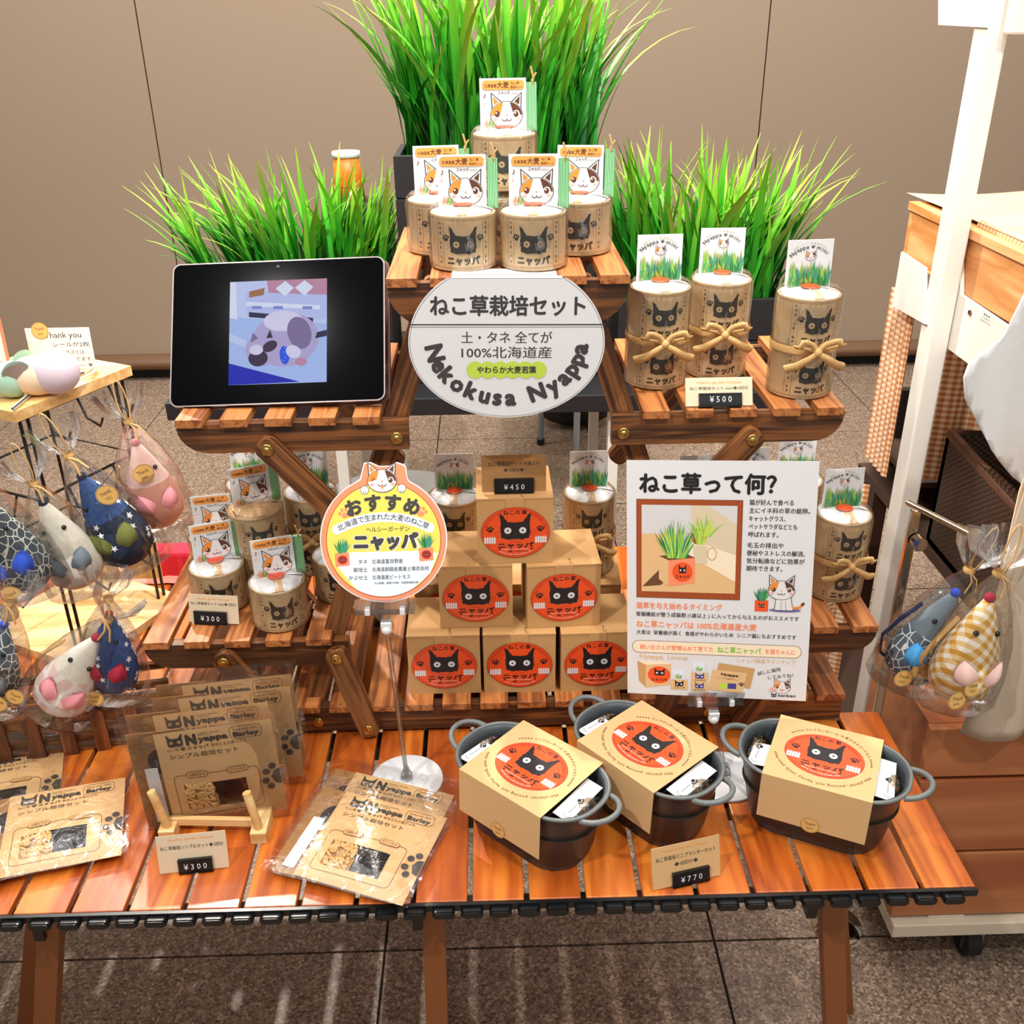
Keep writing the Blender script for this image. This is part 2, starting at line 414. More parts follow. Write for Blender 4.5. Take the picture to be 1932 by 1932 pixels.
# ================================================================== SETTING
TS = .53
m, nt, b = nt_new('terrazzo')
tc = N(nt, 'ShaderNodeTexCoord'); geo = N(nt, 'ShaderNodeNewGeometry')
vo = N(nt, 'ShaderNodeTexVoronoi', i_Scale=260.0); nt.links.new(geo.outputs['Position'], vo.inputs['Vector'])
vo2 = N(nt, 'ShaderNodeTexVoronoi', i_Scale=95.0); nt.links.new(geo.outputs['Position'], vo2.inputs['Vector'])
no = N(nt, 'ShaderNodeTexNoise', i_Scale=3.0, i_Detail=3.0); nt.links.new(geo.outputs['Position'], no.inputs['Vector'])
cr = N(nt, 'ShaderNodeValToRGB'); e = cr.color_ramp.elements; e[0].position = .0; e[0].color = hexc('#6b5647'); e[1].position = 1; e[1].color = hexc('#cdb49a')
x = cr.color_ramp.elements.new(.35); x.color = hexc('#8f7a68'); x = cr.color_ramp.elements.new(.75); x.color = hexc('#a8907c')
sp = N(nt, 'ShaderNodeSeparateColor'); nt.links.new(vo.outputs['Color'], sp.inputs[0]); nt.links.new(sp.outputs[0], cr.inputs[0])
nt.links.new(cr.outputs[0], b.inputs['Base Color']); b.inputs['Roughness'].default_value = .38
bp = N(nt, 'ShaderNodeBump', i_Strength=.35, i_Distance=.001); nt.links.new(vo2.outputs['Distance'], bp.inputs['Height']); nt.links.new(bp.outputs[0], b.inputs['Normal'])
mat('grout', '#3a302a', .9)
m_wall = mat('wall_paint', '#a8937d', .62, bump=.05, bscale=300)
mat('seam', '#3a2418', .8); mat('skirting', '#7d5c42', .35); mat('recess', '#0c0a09', .8)
fl = MB().box((-5.2, -1.5, -.06), (5.2, 3.985, -.004), 'grout').build('floor', kind='structure')
tile = MB().box((-TS/2+.0022, -TS/2+.0022, -.004), (TS/2-.0022, TS/2-.0022, 0), 'terrazzo').mesh('tile')
xs = [-.19+TS*(i+.5) for i in range(-9, 10)]; ys = [1.118+TS*(j+.5) for j in range(-3, 6)]
for y in ys:
    y1 = y+TS/2
    if y1 > 3.99: continue
    for x in xs: part('tile', tile, fl, (x, y, 0))
ycut = [y for y in ys if y+TS/2 > 3.99 and y-TS/2 < 3.95]
if ycut:
    y0 = ycut[0]-TS/2+.0022
    for x in xs: MB().box((x-TS/2+.0022, y0, -.004), (x+TS/2-.0022, 3.985, 0), 'terrazzo').build('tile', fl)
wl = MB().box((-5.2, 3.985, 0), (5.2, 4.1, 3.4), 'seam').build('wall_back', kind='structure')
for x0, x1 in ((-5.2, -2.30), (-2.295, -1.22), (-1.215, -.112), (-.107, 1.02), (1.025, 2.12), (2.125, 5.2)):
    MB().box((x0, 3.955, .105), (x1, 3.985, 3.4), 'wall_paint').build('panel', wl)
bb = MB()
pr = [(3.93, .045)]+[(3.93-.028*sin(pi*i/8), .045+.06*i/8) for i in range(9)]+[(3.96, .105), (3.985, .105), (3.985, .045)]
bb.prism(pr, -5.2, 5.2, 'skirting', plane='YZ')
bb.build('baseboard_back', kind='structure')
MB().box((-5.2, 3.965, 0), (5.2, 3.984, .045), 'recess').build('trim_1', kind='structure')

# ================================================================== DISPLAY TABLE
TZ = .52
tb = thing('display_table', 'front roll-top table with orange-brown wood slats and black plastic edge, carrying packets and planters', 'table', (0, 0, 0))
PITCH = .0593; FY, BY = .742, 1.038
sl = MB().box((-.0268, FY+.004, -.009), (.0268, BY, 0), 'wood_table', .0012).mesh('slat')
cap = MB(); cap.prism([(x, z) for x, z in rr_pts(-.0118, -.0048, .0118, .0048, .0045)], .004, -.006, 'black_plastic', smooth=False); cap.prism([(x*.9, z*.8) for x, z in rr_pts(-.0118, -.0048, .0118, .0048, .0045)], -.006, -.0075, 'black_plastic')
cap = cap.mesh('end_cap')
nsl = 24
for k in range(nsl):
    cx = .497-.0268-PITCH*k
    part('slat', sl, tb, (cx, 0, TZ))
    for dx in (.0, -PITCH/2):
        part('end_cap', cap, tb, (cx+dx+.002, FY, TZ-.0092))
xe = .497-PITCH*nsl
q = MB().box((xe, FY+.003, TZ-.0135), (.4985, FY+.02, TZ-.0092), 'black_plastic').build('front_edge', tb)
MB().box((xe, FY-.0005, TZ-.0092), (.4985, FY+.0035, TZ-.0008), 'black_plastic').build('edge_strip', tb)
for y in (.88, BY-.035): MB().box((xe, y, TZ-.03), (.49, y+.03, TZ-.0095), 'black_plastic').build('rail', tb)
mat('leg_brown', '#8f5227', .4)
def tleg(u0, u1, sideoff):
    p0 = W(u0, 1735, Y=.79); p1 = W(u1, 1932, Y=.79); d = (p1-p0); t = (p0.z-0)/(-d.z); p2 = p0+d*t
    p0 = p0-d*(.02/abs(d.z)*-1)*-1; p0.z = TZ-.026
    w = .0125; mb = MB()
    vs = [(p0.x-w, .78, p0.z), (p0.x+w, .78, p0.z), (p0.x+w, .80, p0.z), (p0.x-w, .80, p0.z), (p2.x-w, .78, 0), (p2.x+w, .78, 0), (p2.x+w, .80, 0), (p2.x-w, .80, 0)]
    mb.add(vs, [(0, 1, 2, 3), (7, 6, 5, 4), (4, 5, 1, 0), (5, 6, 2, 1), (6, 7, 3, 2), (7, 4, 0, 3)], 'leg_brown')
    mb.build('leg', tb)
    b2 = MB().box((p0.x-.024, .775, TZ-.075), (p0.x-.0128, .803, TZ-.026), 'black_plastic').box((p0.x+.0128, .775, TZ-.06), (p0.x+.022, .803, TZ-.026), 'black_plastic')
    b2.build('bracket', tb)
    continue_ = 0
    m3 = MB(); vs2 = [(x*1.158, y+.20, z) for x, y, z in vs]
    m3.add(vs2, [(0, 1, 2, 3), (7, 6, 5, 4), (4, 5, 1, 0), (5, 6, 2, 1), (6, 7, 3, 2), (7, 4, 0, 3)], 'leg_brown'); m3.build('leg', tb)
tleg(103, 92, 0); tleg(820, 826, 0); tleg(1556, 1568, 0)

t2 = thing('display_table', 'rear orange-brown slatted table under the wooden stand and the wire rack', 'table', (0, 0, 0))
FY2, BY2 = 1.044, 1.50
sl2 = MB().box((-.0268, FY2, -.009), (.0268, BY2, 0), 'wood_table', .0012).mesh('slat')
for k in range(24):
    cx = .423-.0268-PITCH*k; part('slat', sl2, t2, (cx, 0, TZ))
for y in (FY2+.02, 1.27, BY2-.05): MB().box((.423-PITCH*24, y, TZ-.03), (.42, y+.03, TZ-.0095), 'black_plastic').build('rail', t2)
for x0_, y in ((-.08, FY2+.03), (-.47, BY2-.04), (-.08, BY2-.04), (.27, BY2-.04)):
    for x in (x0_*(1.24 if y < 1.2 else 1.5),): MB().box((x-.007, y-.007, 0), (x+.007, y+.007, TZ-.03), 'black_plastic').build('leg', t2)

# ================================================================== WOODEN STEP STAND
CX = .02; SY0, SY1 = 1.02, 1.27
st = thing('flower_stand', 'dark scorched-wood folding stand with five slatted shelves rising in steps in the table centre', 'stand', (0, 0, 0))
boltm = MB(); boltm.lathe([(.0001, -.0030), (.0028, -.0030), (.0031, -.0018), (.0048, -.0016), (.0066, -.0022), (.0068, -.0002), (.0068, 0)], 'brass', 16)
for v_ in boltm.v: v_[:] = (v_.x, v_.z, v_.y)
boltm = boltm.mesh('bolt')
def bolt(x, z, y): part('bolt', boltm, st, (x, y, z))
def rail(x0, x1, zt, h, cutl, cutr, ys=(SY0, SY1), nm='rail'):
    for y in ys:
        pts = []
        r = h*.95
        zb = zt-h
        if cutl: pts += [(x0, zt)]+[(x0+.001+r*(1-cos(rad(a))), zt-.004-(h-.004)*sin(rad(a))) for a in range(0, 91, 15)]
        else: pts += [(x0, zt), (x0, zb)]
        if cutr: pts += [(x1-.001-r*(1-cos(rad(a))), zt-.004-(h-.004)*sin(rad(a))) for a in range(90, -1, -15)]+[(x1, zt)]
        else: pts += [(x1, zb), (x1, zt)]
        yy = y if y == SY0 else y-.014
        MB().prism(pts, yy, yy+.014, 'wood_dark_x').build(nm, st)
def slats(xc, w, zt, th=.010, y0=SY0-.006, y1=SY1+.01):
    me = MB().box((-w/2, y0, -th), (w/2, y1, 0), 'wood_dark_y', .0008).mesh('slat')
    for x in xc: part('slat', me, st, (x, 0, zt))
RH = .033
def sym(a): return 2*CX-a
# top
TTOP = 1.105
rail(-.106, sym(-.106), TTOP-.007, .046, True, True)
slats([CX+i*.0445 for i in (-2.45, -1.45, -.5, .5, 1.45, 2.45)], .031, TTOP)
# middle
MT = .956
rail(-.345, -.092, MT-.008, .034, True, False); rail(.132, sym(-.345)+.004, MT-.008, .034, False, True)
ml = [-.3275+.0478*i for i in range(5)]
slats(ml, .0295, MT); slats([sym(a)+.003 for a in ml], .0295, MT)
# lower
LT = .67
rail(-.43, -.181, LT-.008, .034, True, False); rail(.221, sym(-.43), LT-.008, .034, False, True)
ll = [-.412+.049*i for i in range(5)]
slats(ll, .0305, LT); slats([sym(a) for a in ll], .0305, LT)
# base
BT = .568
rail(-.40, .44, BT-.006, .036, False, False)
slats([-.385+.0475*i for i in range(18)], .036, BT)
def bar(p, q, w, y0, th=.014, ext=.011, m='wood_dark_z', nm='leg'):
    (x0, z0), (x1, z1) = p, q; L = math.hypot(x1-x0, z1-z0); a = math.atan2(x1-x0, z1-z0)
    pts = rr_pts(-w/2, -ext, w/2, L+ext, w*.35, 3)
    mb = MB(); mb.prism(pts, 0, th, m)
    o = mb.build(nm, st); o.location = (x0, y0, z0); o.rotation_euler = (0, a, 0); return o
legp = lambda z: -.0818-.335*(1.016-z)
for s in (0, 1):
    fx = (lambda a: a) if s == 0 else sym
    for y in (SY0+.0145, SY1-.029):
        bar((fx(legp(.54)), .54), (fx(legp(1.088)), 1.088), .026, y)
    # braces of middle shelves
    for y in (SY0-.0145, SY1+.0005):
        bar((fx(-.245), .923), (fx(-.135), .79), .026, y, nm='brace')
        bar((fx(-.195), .646), (fx(-.164), .537), .026, y, nm='brace')
        bar((fx(-.331), .645), (fx(-.27), .537), .026, y+.0, nm='brace')
    for x, z, y in ((-.105, .928, SY0), (-.245, .923, SY0-.0145), (-.229, .540, SY0), (-.164, .537, SY0-.0145), (-.195, .646, SY0-.0145), (-.331, .645, SY0-.0145)):
        bolt(fx(x), z, y)
# ================================================================== PRINT MOTIFS (mm)
def blackcat(g, cx, cy, s, m='p_black', eye='p_white', pup='p_black', seed=1, L=None):
    rnd = random.Random(seed)
    base = [(-10, 6), (-11, 13), (-8.6, 11.6), (-5.6, 6.6), (0, 6), (5.6, 6.6), (8.6, 11.6), (11, 13), (10, 6), (10.4, -1), (9.5, -6.2), (5, -7.4), (0, -7.1), (-5, -7.4), (-9.5, -6.2), (-10.4, -1)]
    pts = []
    for i, (x0, y0) in enumerate(base):
        x1, y1 = base[(i+1) % len(base)]; n = 4
        for k in range(n):
            t = k/n; jx, jy = rnd.uniform(-.35, .35), rnd.uniform(-.35, .35)
            if k == 0: jx *= .3; jy *= .3
            pts.append((cx+s*(x0+(x1-x0)*t+jx), cy+s*(y0+(y1-y0)*t+jy)))
    L = g.L if L is None else L
    g.l(L).poly(pts, m)
    for e in (-5.2, 5.2):
        g.l(L+1).ell(cx+e*s, cy-.3*s, 2.5*s, 2.5*s, eye, 18); g.l(L+2).ell(cx+e*s, cy-.3*s, .75*s, .75*s, pup, 10)
    g.l(L)
def paw(g, cx, cy, s, m, rot=0):
    c, q = cos(rot), sin(rot)
    for x, y, a, b_ in ((0, -1, 2, 1.6), (-2.7, .6, .85, 1.1), (-1.1, 2.2, .85, 1.15), (1.1, 2.2, .85, 1.15), (2.7, .6, .85, 1.1)):
        g.ell(cx+s*(x*c-y*q), cy+s*(x*q+y*c), a*s, b_*s, m, 12, rot)
def nyappa(g, cx, cy, w, h, m, bold=.035):
    g.text('ニャッパ', cx, cy, h, m, w=w, bold=bold)
    hx, hy, r = cx+w*.5-h*.02, cy+h*.86, h*.15
    L = g.L
    g.ering(hx, hy, r*.9, r*.8, r*.5, m, 12)
def grassclump(g, cx, cy, w, h, cols, n=26, seed=3, fan=.5, bw=None):
    rnd = random.Random(seed); bw = bw or w*.05
    for i in range(n):
        t = (i+.5)/n*2-1; x = cx+t*w/2*(.35 if fan > .3 else .98)+rnd.uniform(-.03, .03)*w; tx = cx+t*w/2+rnd.uniform(-.08, .08)*w
        hh = h*(1-.35*abs(t)*(1 if fan > .3 else .1))*rnd.uniform(.72, 1)
        g.poly([(x-bw, cy), (x+bw, cy), ((x+tx)/2+bw*.8, cy+hh*.55), (tx, cy+hh), ((x+tx)/2-bw*.8, cy+hh*.55)], rnd.choice(cols))
def calico(g, cx, cy, s, wink=False, tongue=False, ln='p_char'):
    """round calico cat face drawn in outline, s = half width"""
    L = g.L; X = lambda a: cx+a*s; Y = lambda a: cy+a*s
    def outl(k):
        o = []
        for i in range(41):
            t = rad(-40+260*i/40) if False else 2*pi*i/40
            o.append((X(cos(t)*1.0*k), Y(sin(t)*.78*k)))
        return o
    for sg, m in ((-1, 'p_white'), (1, 'p_white')):
        ear = [(X(sg*.88), Y(.42)), (X(sg*.92), Y(1.22)), (X(sg*.34), Y(.74))]
        g.l(L).poly([(X(sg*.94), Y(.38)), (X(sg*.99), Y(1.34)), (X(sg*.26), Y(.76))], ln); g.l(L+1).poly(ear, m)
        g.l(L+2).poly([(X(sg*.8), Y(.6)), (X(sg*.86), Y(1.1)), (X(sg*.5), Y(.78))], 'p_catorange' if sg < 0 else 'p_catbrown')
    g.l(L+1).poly(outl(1.045), ln); g.l(L+2).poly(outl(1.0), 'p_white')
    def sector(a0, a1, inner, m):
        pts = [(X(cos(rad(a0+(a1-a0)*i/10))*.985), Y(sin(rad(a0+(a1-a0)*i/10))*.765)) for i in range(11)]
        g.l(L+3).poly(pts+[(X(inner[0]), Y(inner[1]))], m)
    sector(102, 185, (-.38, .1), 'p_catorange'); sector(78, -2, (.42, .08), 'p_catbrown')
    g.l(L+4)
    if wink: g.line([(X(-.72), Y(.22)), (X(-.5), Y(.12)), (X(-.74), Y(.02))], .06*s, 'p_char')
    else: g.ell(X(-.6), Y(.06), .17*s, .19*s, 'p_catbrown', 14)
    g.ell(X(.62), Y(.04), .22*s, .24*s, 'p_white', 14); g.l(L+5).ell(X(.6), Y(.04), .16*s, .18*s, 'p_catbrown', 14)
    if not wink: g.ell(X(-.66), Y(.12), .06*s, .06*s, 'p_white', 8)
    g.l(L+6).ell(X(.55), Y(.11), .06*s, .06*s, 'p_white', 8)
    g.l(L+4).ell(X(0), Y(-.02), .07*s, .05*s, 'p_salmon', 10)
    g.earc(X(-.14), Y(-.22), .15*s, .14*s, 180, 360, .05*s, ln, 8); g.earc(X(.14), Y(-.22), .15*s, .14*s, 180, 360, .05*s, ln, 8)
    if tongue: g.ell(X(0), Y(-.42), .1*s, .14*s, 'p_salmon', 12)
    g.ell(X(-.72), Y(-.25), .14*s, .1*s, 'p_pink', 12); g.ell(X(.76), Y(-.25), .14*s, .1*s, 'p_pink', 12)
    g.l(L)
def fence_print(g, cx, cy, s, m='p_white', n=5, rot=0):
    c, q = cos(rot), sin(rot); T = lambda x, y: (cx+s*(x*c-y*q), cy+s*(x*q+y*c))
    for i in range(n):
        x = (i-(n-1)/2)*2.1
        g.poly([T(x-.75, -3.4), T(x+.75, -3.4), T(x+.75, 2.6), T(x, 3.6), T(x-.75, 2.6)], m)
    for y in (-1.6, 1.2): g.poly([T(-n*1.05, y-.45), T(n*1.05, y-.45), T(n*1.05, y+.45), T(-n*1.05, y+.45)], m)
def sticker(g, s=1.0):
    """orange oval label; s=1: 82 x 68 mm"""
    L = g.L
    g.l(L).ell(0, 0, 41*s, 34*s, 'p_red', 64); g.l(L+1).ell(0, 0, 40.3*s, 33.3*s, 'p_orange', 64)
    g.l(L+2).ering(0, 0, 38.6*s, 31.6*s, .5*s, 'p_red', 56)
    g.arc('ねこの草', 0, -3*s, 60*s, 27.5*s, 104, 76, 6.2*s, 'p_black', .025)
    g.arc('◆猫・犬用からだの', 0, 0, 35*s, 28.4*s, 168, 115, 2.5*s, 'p_red'); g.arc('大麦若葉の栽培セット◆', 0, 0, 35*s, 28.4*s, 65, 12, 2.5*s, 'p_red')
    g.l(L+2); blackcat(g, 0, 3.6*s, 1.72*s, 'p_black', 'p_white', 'p_black', L=L+2); g.l(L+3)
    for a in (-1, 1):
        for k in (-1.5, 0, 1.5): g.line([(a*12*s, (1+k)*s-1*s), (a*25*s, (k*2.6-2)*s)], .18*s, 'p_black')
    paw(g, -30*s, 4.5*s, 1.3*s, 'p_black', .2); paw(g, 30*s, 4.5*s, 1.3*s, 'p_black', -.2)
    fence_print(g, -30.5*s, -9.5*s, 1.35*s, n=5); fence_print(g, 30.5*s, -9.5*s, 1.35*s, n=5)
    g.text('ヘルシーガーデン', 0, -13.2*s, 1.9*s, 'p_black', w=15*s)
    nyappa(g, 0, -20.4*s, 42*s, 7.2*s, 'p_black', .05)
    g.text('Healthy Garden Nyappa', 0, -22.9*s, 1.7*s, 'p_white', w=32*s)
    for a in (-19, 19): g.ell(a*s, -22*s, 1.2*s, 1.2*s, 'p_black', 8)
    g.text('猫研', -6*s, -26.2*s, 2.5*s, 'p_black', bold=.02); g.text('北海道産大麦の種', 7*s, -26*s, 1.7*s, 'p_black', w=15*s)
    g.arc('www.eco-nekokusa.com', 0, 0, 36*s, 30.4*s, 236, 304, 2.5*s, 'p_white', .01, flip=True)
    g.l(L)

# ================================================================== WRAPPED TIN CANS
CR, CHT = .0335, .056
def wrapcyl(r): return lambda x, y, z: (sin(x/r)*(r+z), -cos(x/r)*(r+z), y)
def can_print(z0, key):
    g = G(); m = 'p_kraftline'
    for y in (2.6, 4.0, 51.2, 52.6): g.rect(-60, y, 60, y+.35, m)
    for x in (-29.5, -21.5, 29.5, 21.5): g.rect(x, 4, x+.3, 51.5, m)
    for x in (-25.3, 25.5):
        for i, ch in enumerate('北海道・大麦・猫草'): g.text(ch, x, 46.5-i*4.9, 3.0, 'p_dcat', bold=.01)
    blackcat(g, 0, 28.0, 1.34, 'p_dcat', 'p_eye', 'p_catbrown'); g.l(1)
    for a in (-1, 1):
        for k in (-1, 0, 1): g.line([(a*13, 27+k*1.6), (a*19.5, 25+k*3)], .2, 'p_kraftline')
    paw(g, -18.3, 33.5, 1.15, 'p_dcat', .3); paw(g, 18.3, 33.5, 1.15, 'p_dcat', -.3)
    nyappa(g, 0, 7.0, 33, 8.6, 'p_dcat', .05)
    g.text('。', 19, 7.0, 4, 'p_dcat')
    g.text('ヘルシーガーデン', 0, 16.6, 1.6, 'p_dcat', w=13)
    return g
CANPRINT = can_print(0, 'a')
def header_a(par, x, y, z, rz=0, tilt=.06):
    e = MB().box((-.025, -.0004, 0), (.025, .0004, .0535), 'paper_white').build('header_card', par); e.location = (x, y, z); e.rotation_euler = (-tilt, 0, rz)
    g = G(); g.l(1)
    for i in range(9): g.line([(-25, 3+i*5), (25, 3+i*5+1.0)], .3, 'p_lightgrey')
    g.l(2).rrect(-22.5, 42, 23, 51.5, 4, 'p_banner'); g.l(3); K = -15.5
    g.text('北海道産', -13.5, 60+K, 3.4, 'p_brown', w=13, bold=.02); g.text('大麦', 0, 59.3+K, 6.2, 'p_brown', w=12.5, bold=.03)
    g.text('ねこ草', 13, 62.6+K, 2.8, 'p_brown', w=9, bold=.02); g.text('栽培キット', 14.5, 58.6+K, 2.8, 'p_brown', w=13, bold=.02)
    g.text('ニャッパ', 1, 37.6, 3.3, 'p_char', w=12, bold=.03); g.text('mini', 12, 37.6, 2.6, 'p_grey', w=7)
    g.text('♪', -20, 34, 6, 'p_brown'); g.text('♪', -21, 27, 5, 'p_pink')
    g.l(2); calico(g, 3.5, 17, 17.0); g.l(1)
    g.l(9).line([(-8, 4.6), (2, 3.4), (13, 4.4)], .9, 'p_salmon'); g.l(10); grassclump(g, -15.5, 1, 14, 16, ['p_green', 'p_dgreen', 'p_lgreen', 'p_salmon'], 16)
    g.build('card_print', e, key='hdrA', base=.0006)
    s2 = MB().box((-.0055, 0, 0), (.0055, .004, .049), 'stripe_green').build('striped_packet', par); s2.location = (x+.0315*cos(rz), y+.003+.0315*sin(rz), z); s2.rotation_euler = (-tilt, 0, rz)
    t = MB().tube([(0, .001, .045), (.002, -.001, .053), (-.001, -.002, .064)], .0011, 'raffia', 5).tube([(0, 0, .050), (.005, -.002, .058)], .001, 'raffia', 5).build('straw_tie', par)
    t.location = s2.location; t.rotation_euler = s2.rotation_euler
def header_b(par, x, y, z, rz=0, tilt=.05):
    e = MB().box((-.0255, -.0004, 0), (.0255, .0004, .053), 'paper_white').build('header_card', par); e.location = (x, y, z); e.rotation_euler = (-tilt, 0, rz)
    g = G(); g.l(1)
    g.arc('国産ニャッパ 有機栽培セット', 0, 40, 24, 22.5, 142, 38, 2.4, 'p_olive')
    g.arc('Nyappa', 0, 36, 22.5, 20.5, 154, 94, 5.6, 'p_black', .01); g.arc('mini', 0, 36, 22.5, 20.5, 76, 34, 5.6, 'p_black', .01); paw(g, 2.6, 58.6, .65, 'p_black')
    g.l(2); calico(g, 1, 46, 6.2)
    g.l(9); grassclump(g, 0, 6, 46, 38, ['p_olive', 'p_lgreen', 'p_green', 'p_olive'], 34, 5, 0, 1.3)
    g.l(10); grassclump(g, 1, 6, 46, 29, ['p_green', 'p_teal', 'p_dgreen', 'p_lgreen', 'p_teal'], 40, 8, 0, 1.2)
    g.l(11); grassclump(g, 0, 6, 46, 16, ['p_green', 'p_dgreen', 'p_olive'], 36, 9, 0, 1.1)
    g.it = [([(x*.97, y*.80-1.5) for x, y in pv], pf, m_, L_) for pv, pf, m_, L_ in g.it]
    g.build('card_print', e, key='hdrB', base=.0006)
m, nt, b = nt_new('stripe_green')
tc = N(nt, 'ShaderNodeTexCoord'); wv = N(nt, 'ShaderNodeTexWave', i_Scale=190.0, i_Distortion=.6); wv.bands_direction = 'X'
nt.links.new(tc.outputs['Object'], wv.inputs['Vector'])
cr = N(nt, 'ShaderNodeValToRGB'); cr.color_ramp.elements[0].color = hexc('#1f8a4a'); cr.color_ramp.elements[0].position = .35; cr.color_ramp.elements[1].color = hexc('#a9d6a4'); cr.color_ramp.elements[1].position = .6
nt.links.new(wv.outputs['Fac'], cr.inputs[0]); nt.links.new(cr.outputs[0], b.inputs['Base Color'])
def film_shell(h, n=56):
    r = random.Random(5); fold = [r.uniform(-1, 1) for _ in range(n)]
    def wob(j, k, nn):
        return 1+.012*fold[k]+.01*fold[(k*3+j) % n]
    R = CR+.0022
    prof = [(.002, -.0002), (R*.9, .0), (R+.0005, .003), (R+.0008, h*.3), (R, h*.6), (R+.0008, h*.92), (R-.0005, h+.002), (R*.86, h+.0075), (R*.6, h+.0105), (R*.25, h+.0095), (.001, h+.008)]
    def wob2(j, k, nn): return wob(j, k, nn) if 1 < j < 10 else 1
    mb = MB().lathe(prof, 'film', n, wob=wob2)
    return mb.mesh('film')
def make_can(double, header, label, group, gold=False):
    h = CHT*(2 if double else 1); t = thing('wrapped_tin_can' if not double else 'wrapped_double_tin_can', label, 'tin can', group=group)
    for i in range(2 if double else 1):
        z = .001+i*CHT
        prof = [(.0001, z), (CR-.001, z), (CR+.0004, z+.0008), (CR, z+.002), (CR, z+CHT-.002), (CR+.0004, z+CHT-.0008), (CR-.0008, z+CHT), (CR-.0012, z+CHT-.0015), (.0001, z+CHT-.0015)]
        MB().lathe(prof, 'tin_kraft', 48).build('tin_body', t)
        CANPRINT.build('tin_print', t, wrapcyl(CR), cut=(-.062, .062, .0035), key='canprint', base=.0002, loc=(0, 0, z))
    mb = MB(); rr = random.Random(2)
    wob = [rr.uniform(-.0008, .0008) for _ in range(36)]
    mb.grid(lambda a, c: ((.0315*c)*cos(2*pi*a), (.0315*c)*sin(2*pi*a), h+.0005+.0055*(1-c**2)+wob[int(a*35.9)]*c*1.3), 36, 6, 'paper_gold' if gold else 'paper_white')
    mb.build('paper_top', t, label='gold crinkled paper' if gold else None)
    mb = MB().box((-.005, -.0315, h+.0012), (.005, -.002, h+.0066), 'kraft'); mb.v = [V((p.x, p.y, (h+.0012 if abs(p.y) > .02 else h+.0072)+(.0004 if i > 3 else 0))) for i, p in enumerate(mb.v)]
    mb.build('paper_strip', t)
    if not gold: MB().lathe([(.0105, h+.0072), (.0098, h+.0078), (.0001, h+.0084)], 'p_orange', 20).build('orange_seal', t)
    me = G.cache.get('film%d' % double)
    if me is None: me = G.cache['film%d' % double] = film_shell(h)
    part('film', me, t)
    if header: (header_a if header == 'a' else header_b)(t, 0, .010 if header == 'b' else .004, h+.0015)
    if double:
        zz = CHT+.001; mb = MB()
        mb.lathe([(CR+.0032, zz-.004), (CR+.0038, zz), (CR+.0032, zz+.004)], 'raffia', 40)
        y = -(CR+.005)
        def loop(sx, up):
            pts = [(0, y-.002, zz)]
            for i in range(1, 12):
                a = pi*i/12; pts.append((sx*(.004+.024*sin(a*.5)*1.1 if i < 7 else .004+.024*sin(pi*.5*(12-i)/6)), y-.003-.007*sin(a)+(.004 if i > 6 else 0), zz+up*(.0045+.0075*sin(a))+(.003 if i < 6 else -.0035)))
            pts.append((0, y-.002, zz)); return pts
        def tail(sx): return [(0, y-.003, zz-.001), (sx*.010, y-.006, zz-.006), (sx*.022, y-.004, zz-.014), (sx*.032, y+.003, zz-.019)]
        for s in (-1, 1):
            mb.tube(loop(s, 1), .0014, 'raffia', 6, flat=2.6); mb.tube(tail(s), [.0016, .002, .0024, .0026], 'raffia', 6, flat=2.2)
        mb.sph((0, y-.003, zz), .0052, 'raffia', 10, 6, sy=.8)
        mb.build('raffia_bow', t)
    return t
mat('paper_gold', '#cfa36c', .35, bump=1, bscale=90, var=.1)
GA, GB, GC, GD = 'single tin cans on the top shelf', 'double tin cans on the right middle shelf', 'tin cans on the lower left shelf', 'double tin cans around the boxes and lower right shelf'
def front(u, v, z, r=CR+.002): p = W(u, v, Z=z); return V((p.x, p.y+r, z))
S0 = make_can(False, 'a', 'kraft tin can with calico header card, front left can on the top shelf', GA)
S0.location = (-.0255, 1.066, TTOP)
p = [('kraft tin can with calico header card, front right can on the top shelf', (.0475, 1.062, TTOP), -.04),
     ('partly hidden kraft tin can, behind at the left end of the top shelf', (-.054, 1.143, TTOP), .12),
     ('partly hidden kraft tin can, behind at the right end of the top shelf', (.101, 1.128, TTOP), -.15)]
for l, c, r in p: dup(S0, l, c, r)
riser = dup(S0, 'hidden tin can carrying the highest can at the centre of the top shelf', (.020, 1.150, TTOP), 0, skip=('header_card', 'striped_packet', 'straw_tie', 'card_print'))
dup(S0, 'highest kraft tin can with calico header card, stacked above the top shelf front row', (.020, 1.150, TTOP+CHT+.010), .10)
D0 = make_can(True, 'b', 'stacked kraft tins with raffia bow, left of three on the right middle shelf', GB)
D0.location = (.192, 1.110, MT); D0.rotation_euler = (0, 0, .05)
D1 = dup(D0, 'stacked kraft tins with raffia bow, centre of three on the right middle shelf', (.268, 1.140, MT), -.02)
D2 = dup(D0, 'stacked kraft tins with raffia bow, rightmost of three on the right middle shelf', (.349, 1.070, MT), .08)
# lower right shelf
D3 = dup(D0, 'two stacked kraft tins with raffia bow standing alone right of the tall white poster', (.436, 1.10, LT), .10, group=GD)
for l, c in (('double tin behind the white poster, its grass card showing at the brace', (.335, 1.17, LT)), ('double tin behind the white poster, its grass card above the poster right corner', (.406, 1.202, LT)),
             ('double tin hidden behind the upper left of the white poster', (.265, 1.15, LT))):
    dup(D0, l, c, .05, group=GD)
# beside the box pyramid (standing on back boxes)
D4 = dup(D0, 'two stacked kraft tins on a back box, left of the box pyramid top box', (-.052, 1.20, .6575), .0, group=GD)
D5 = dup(D0, 'two stacked kraft tins on a back box, right of the box pyramid top box', (.128, 1.20, .6575), .03, group=GD)
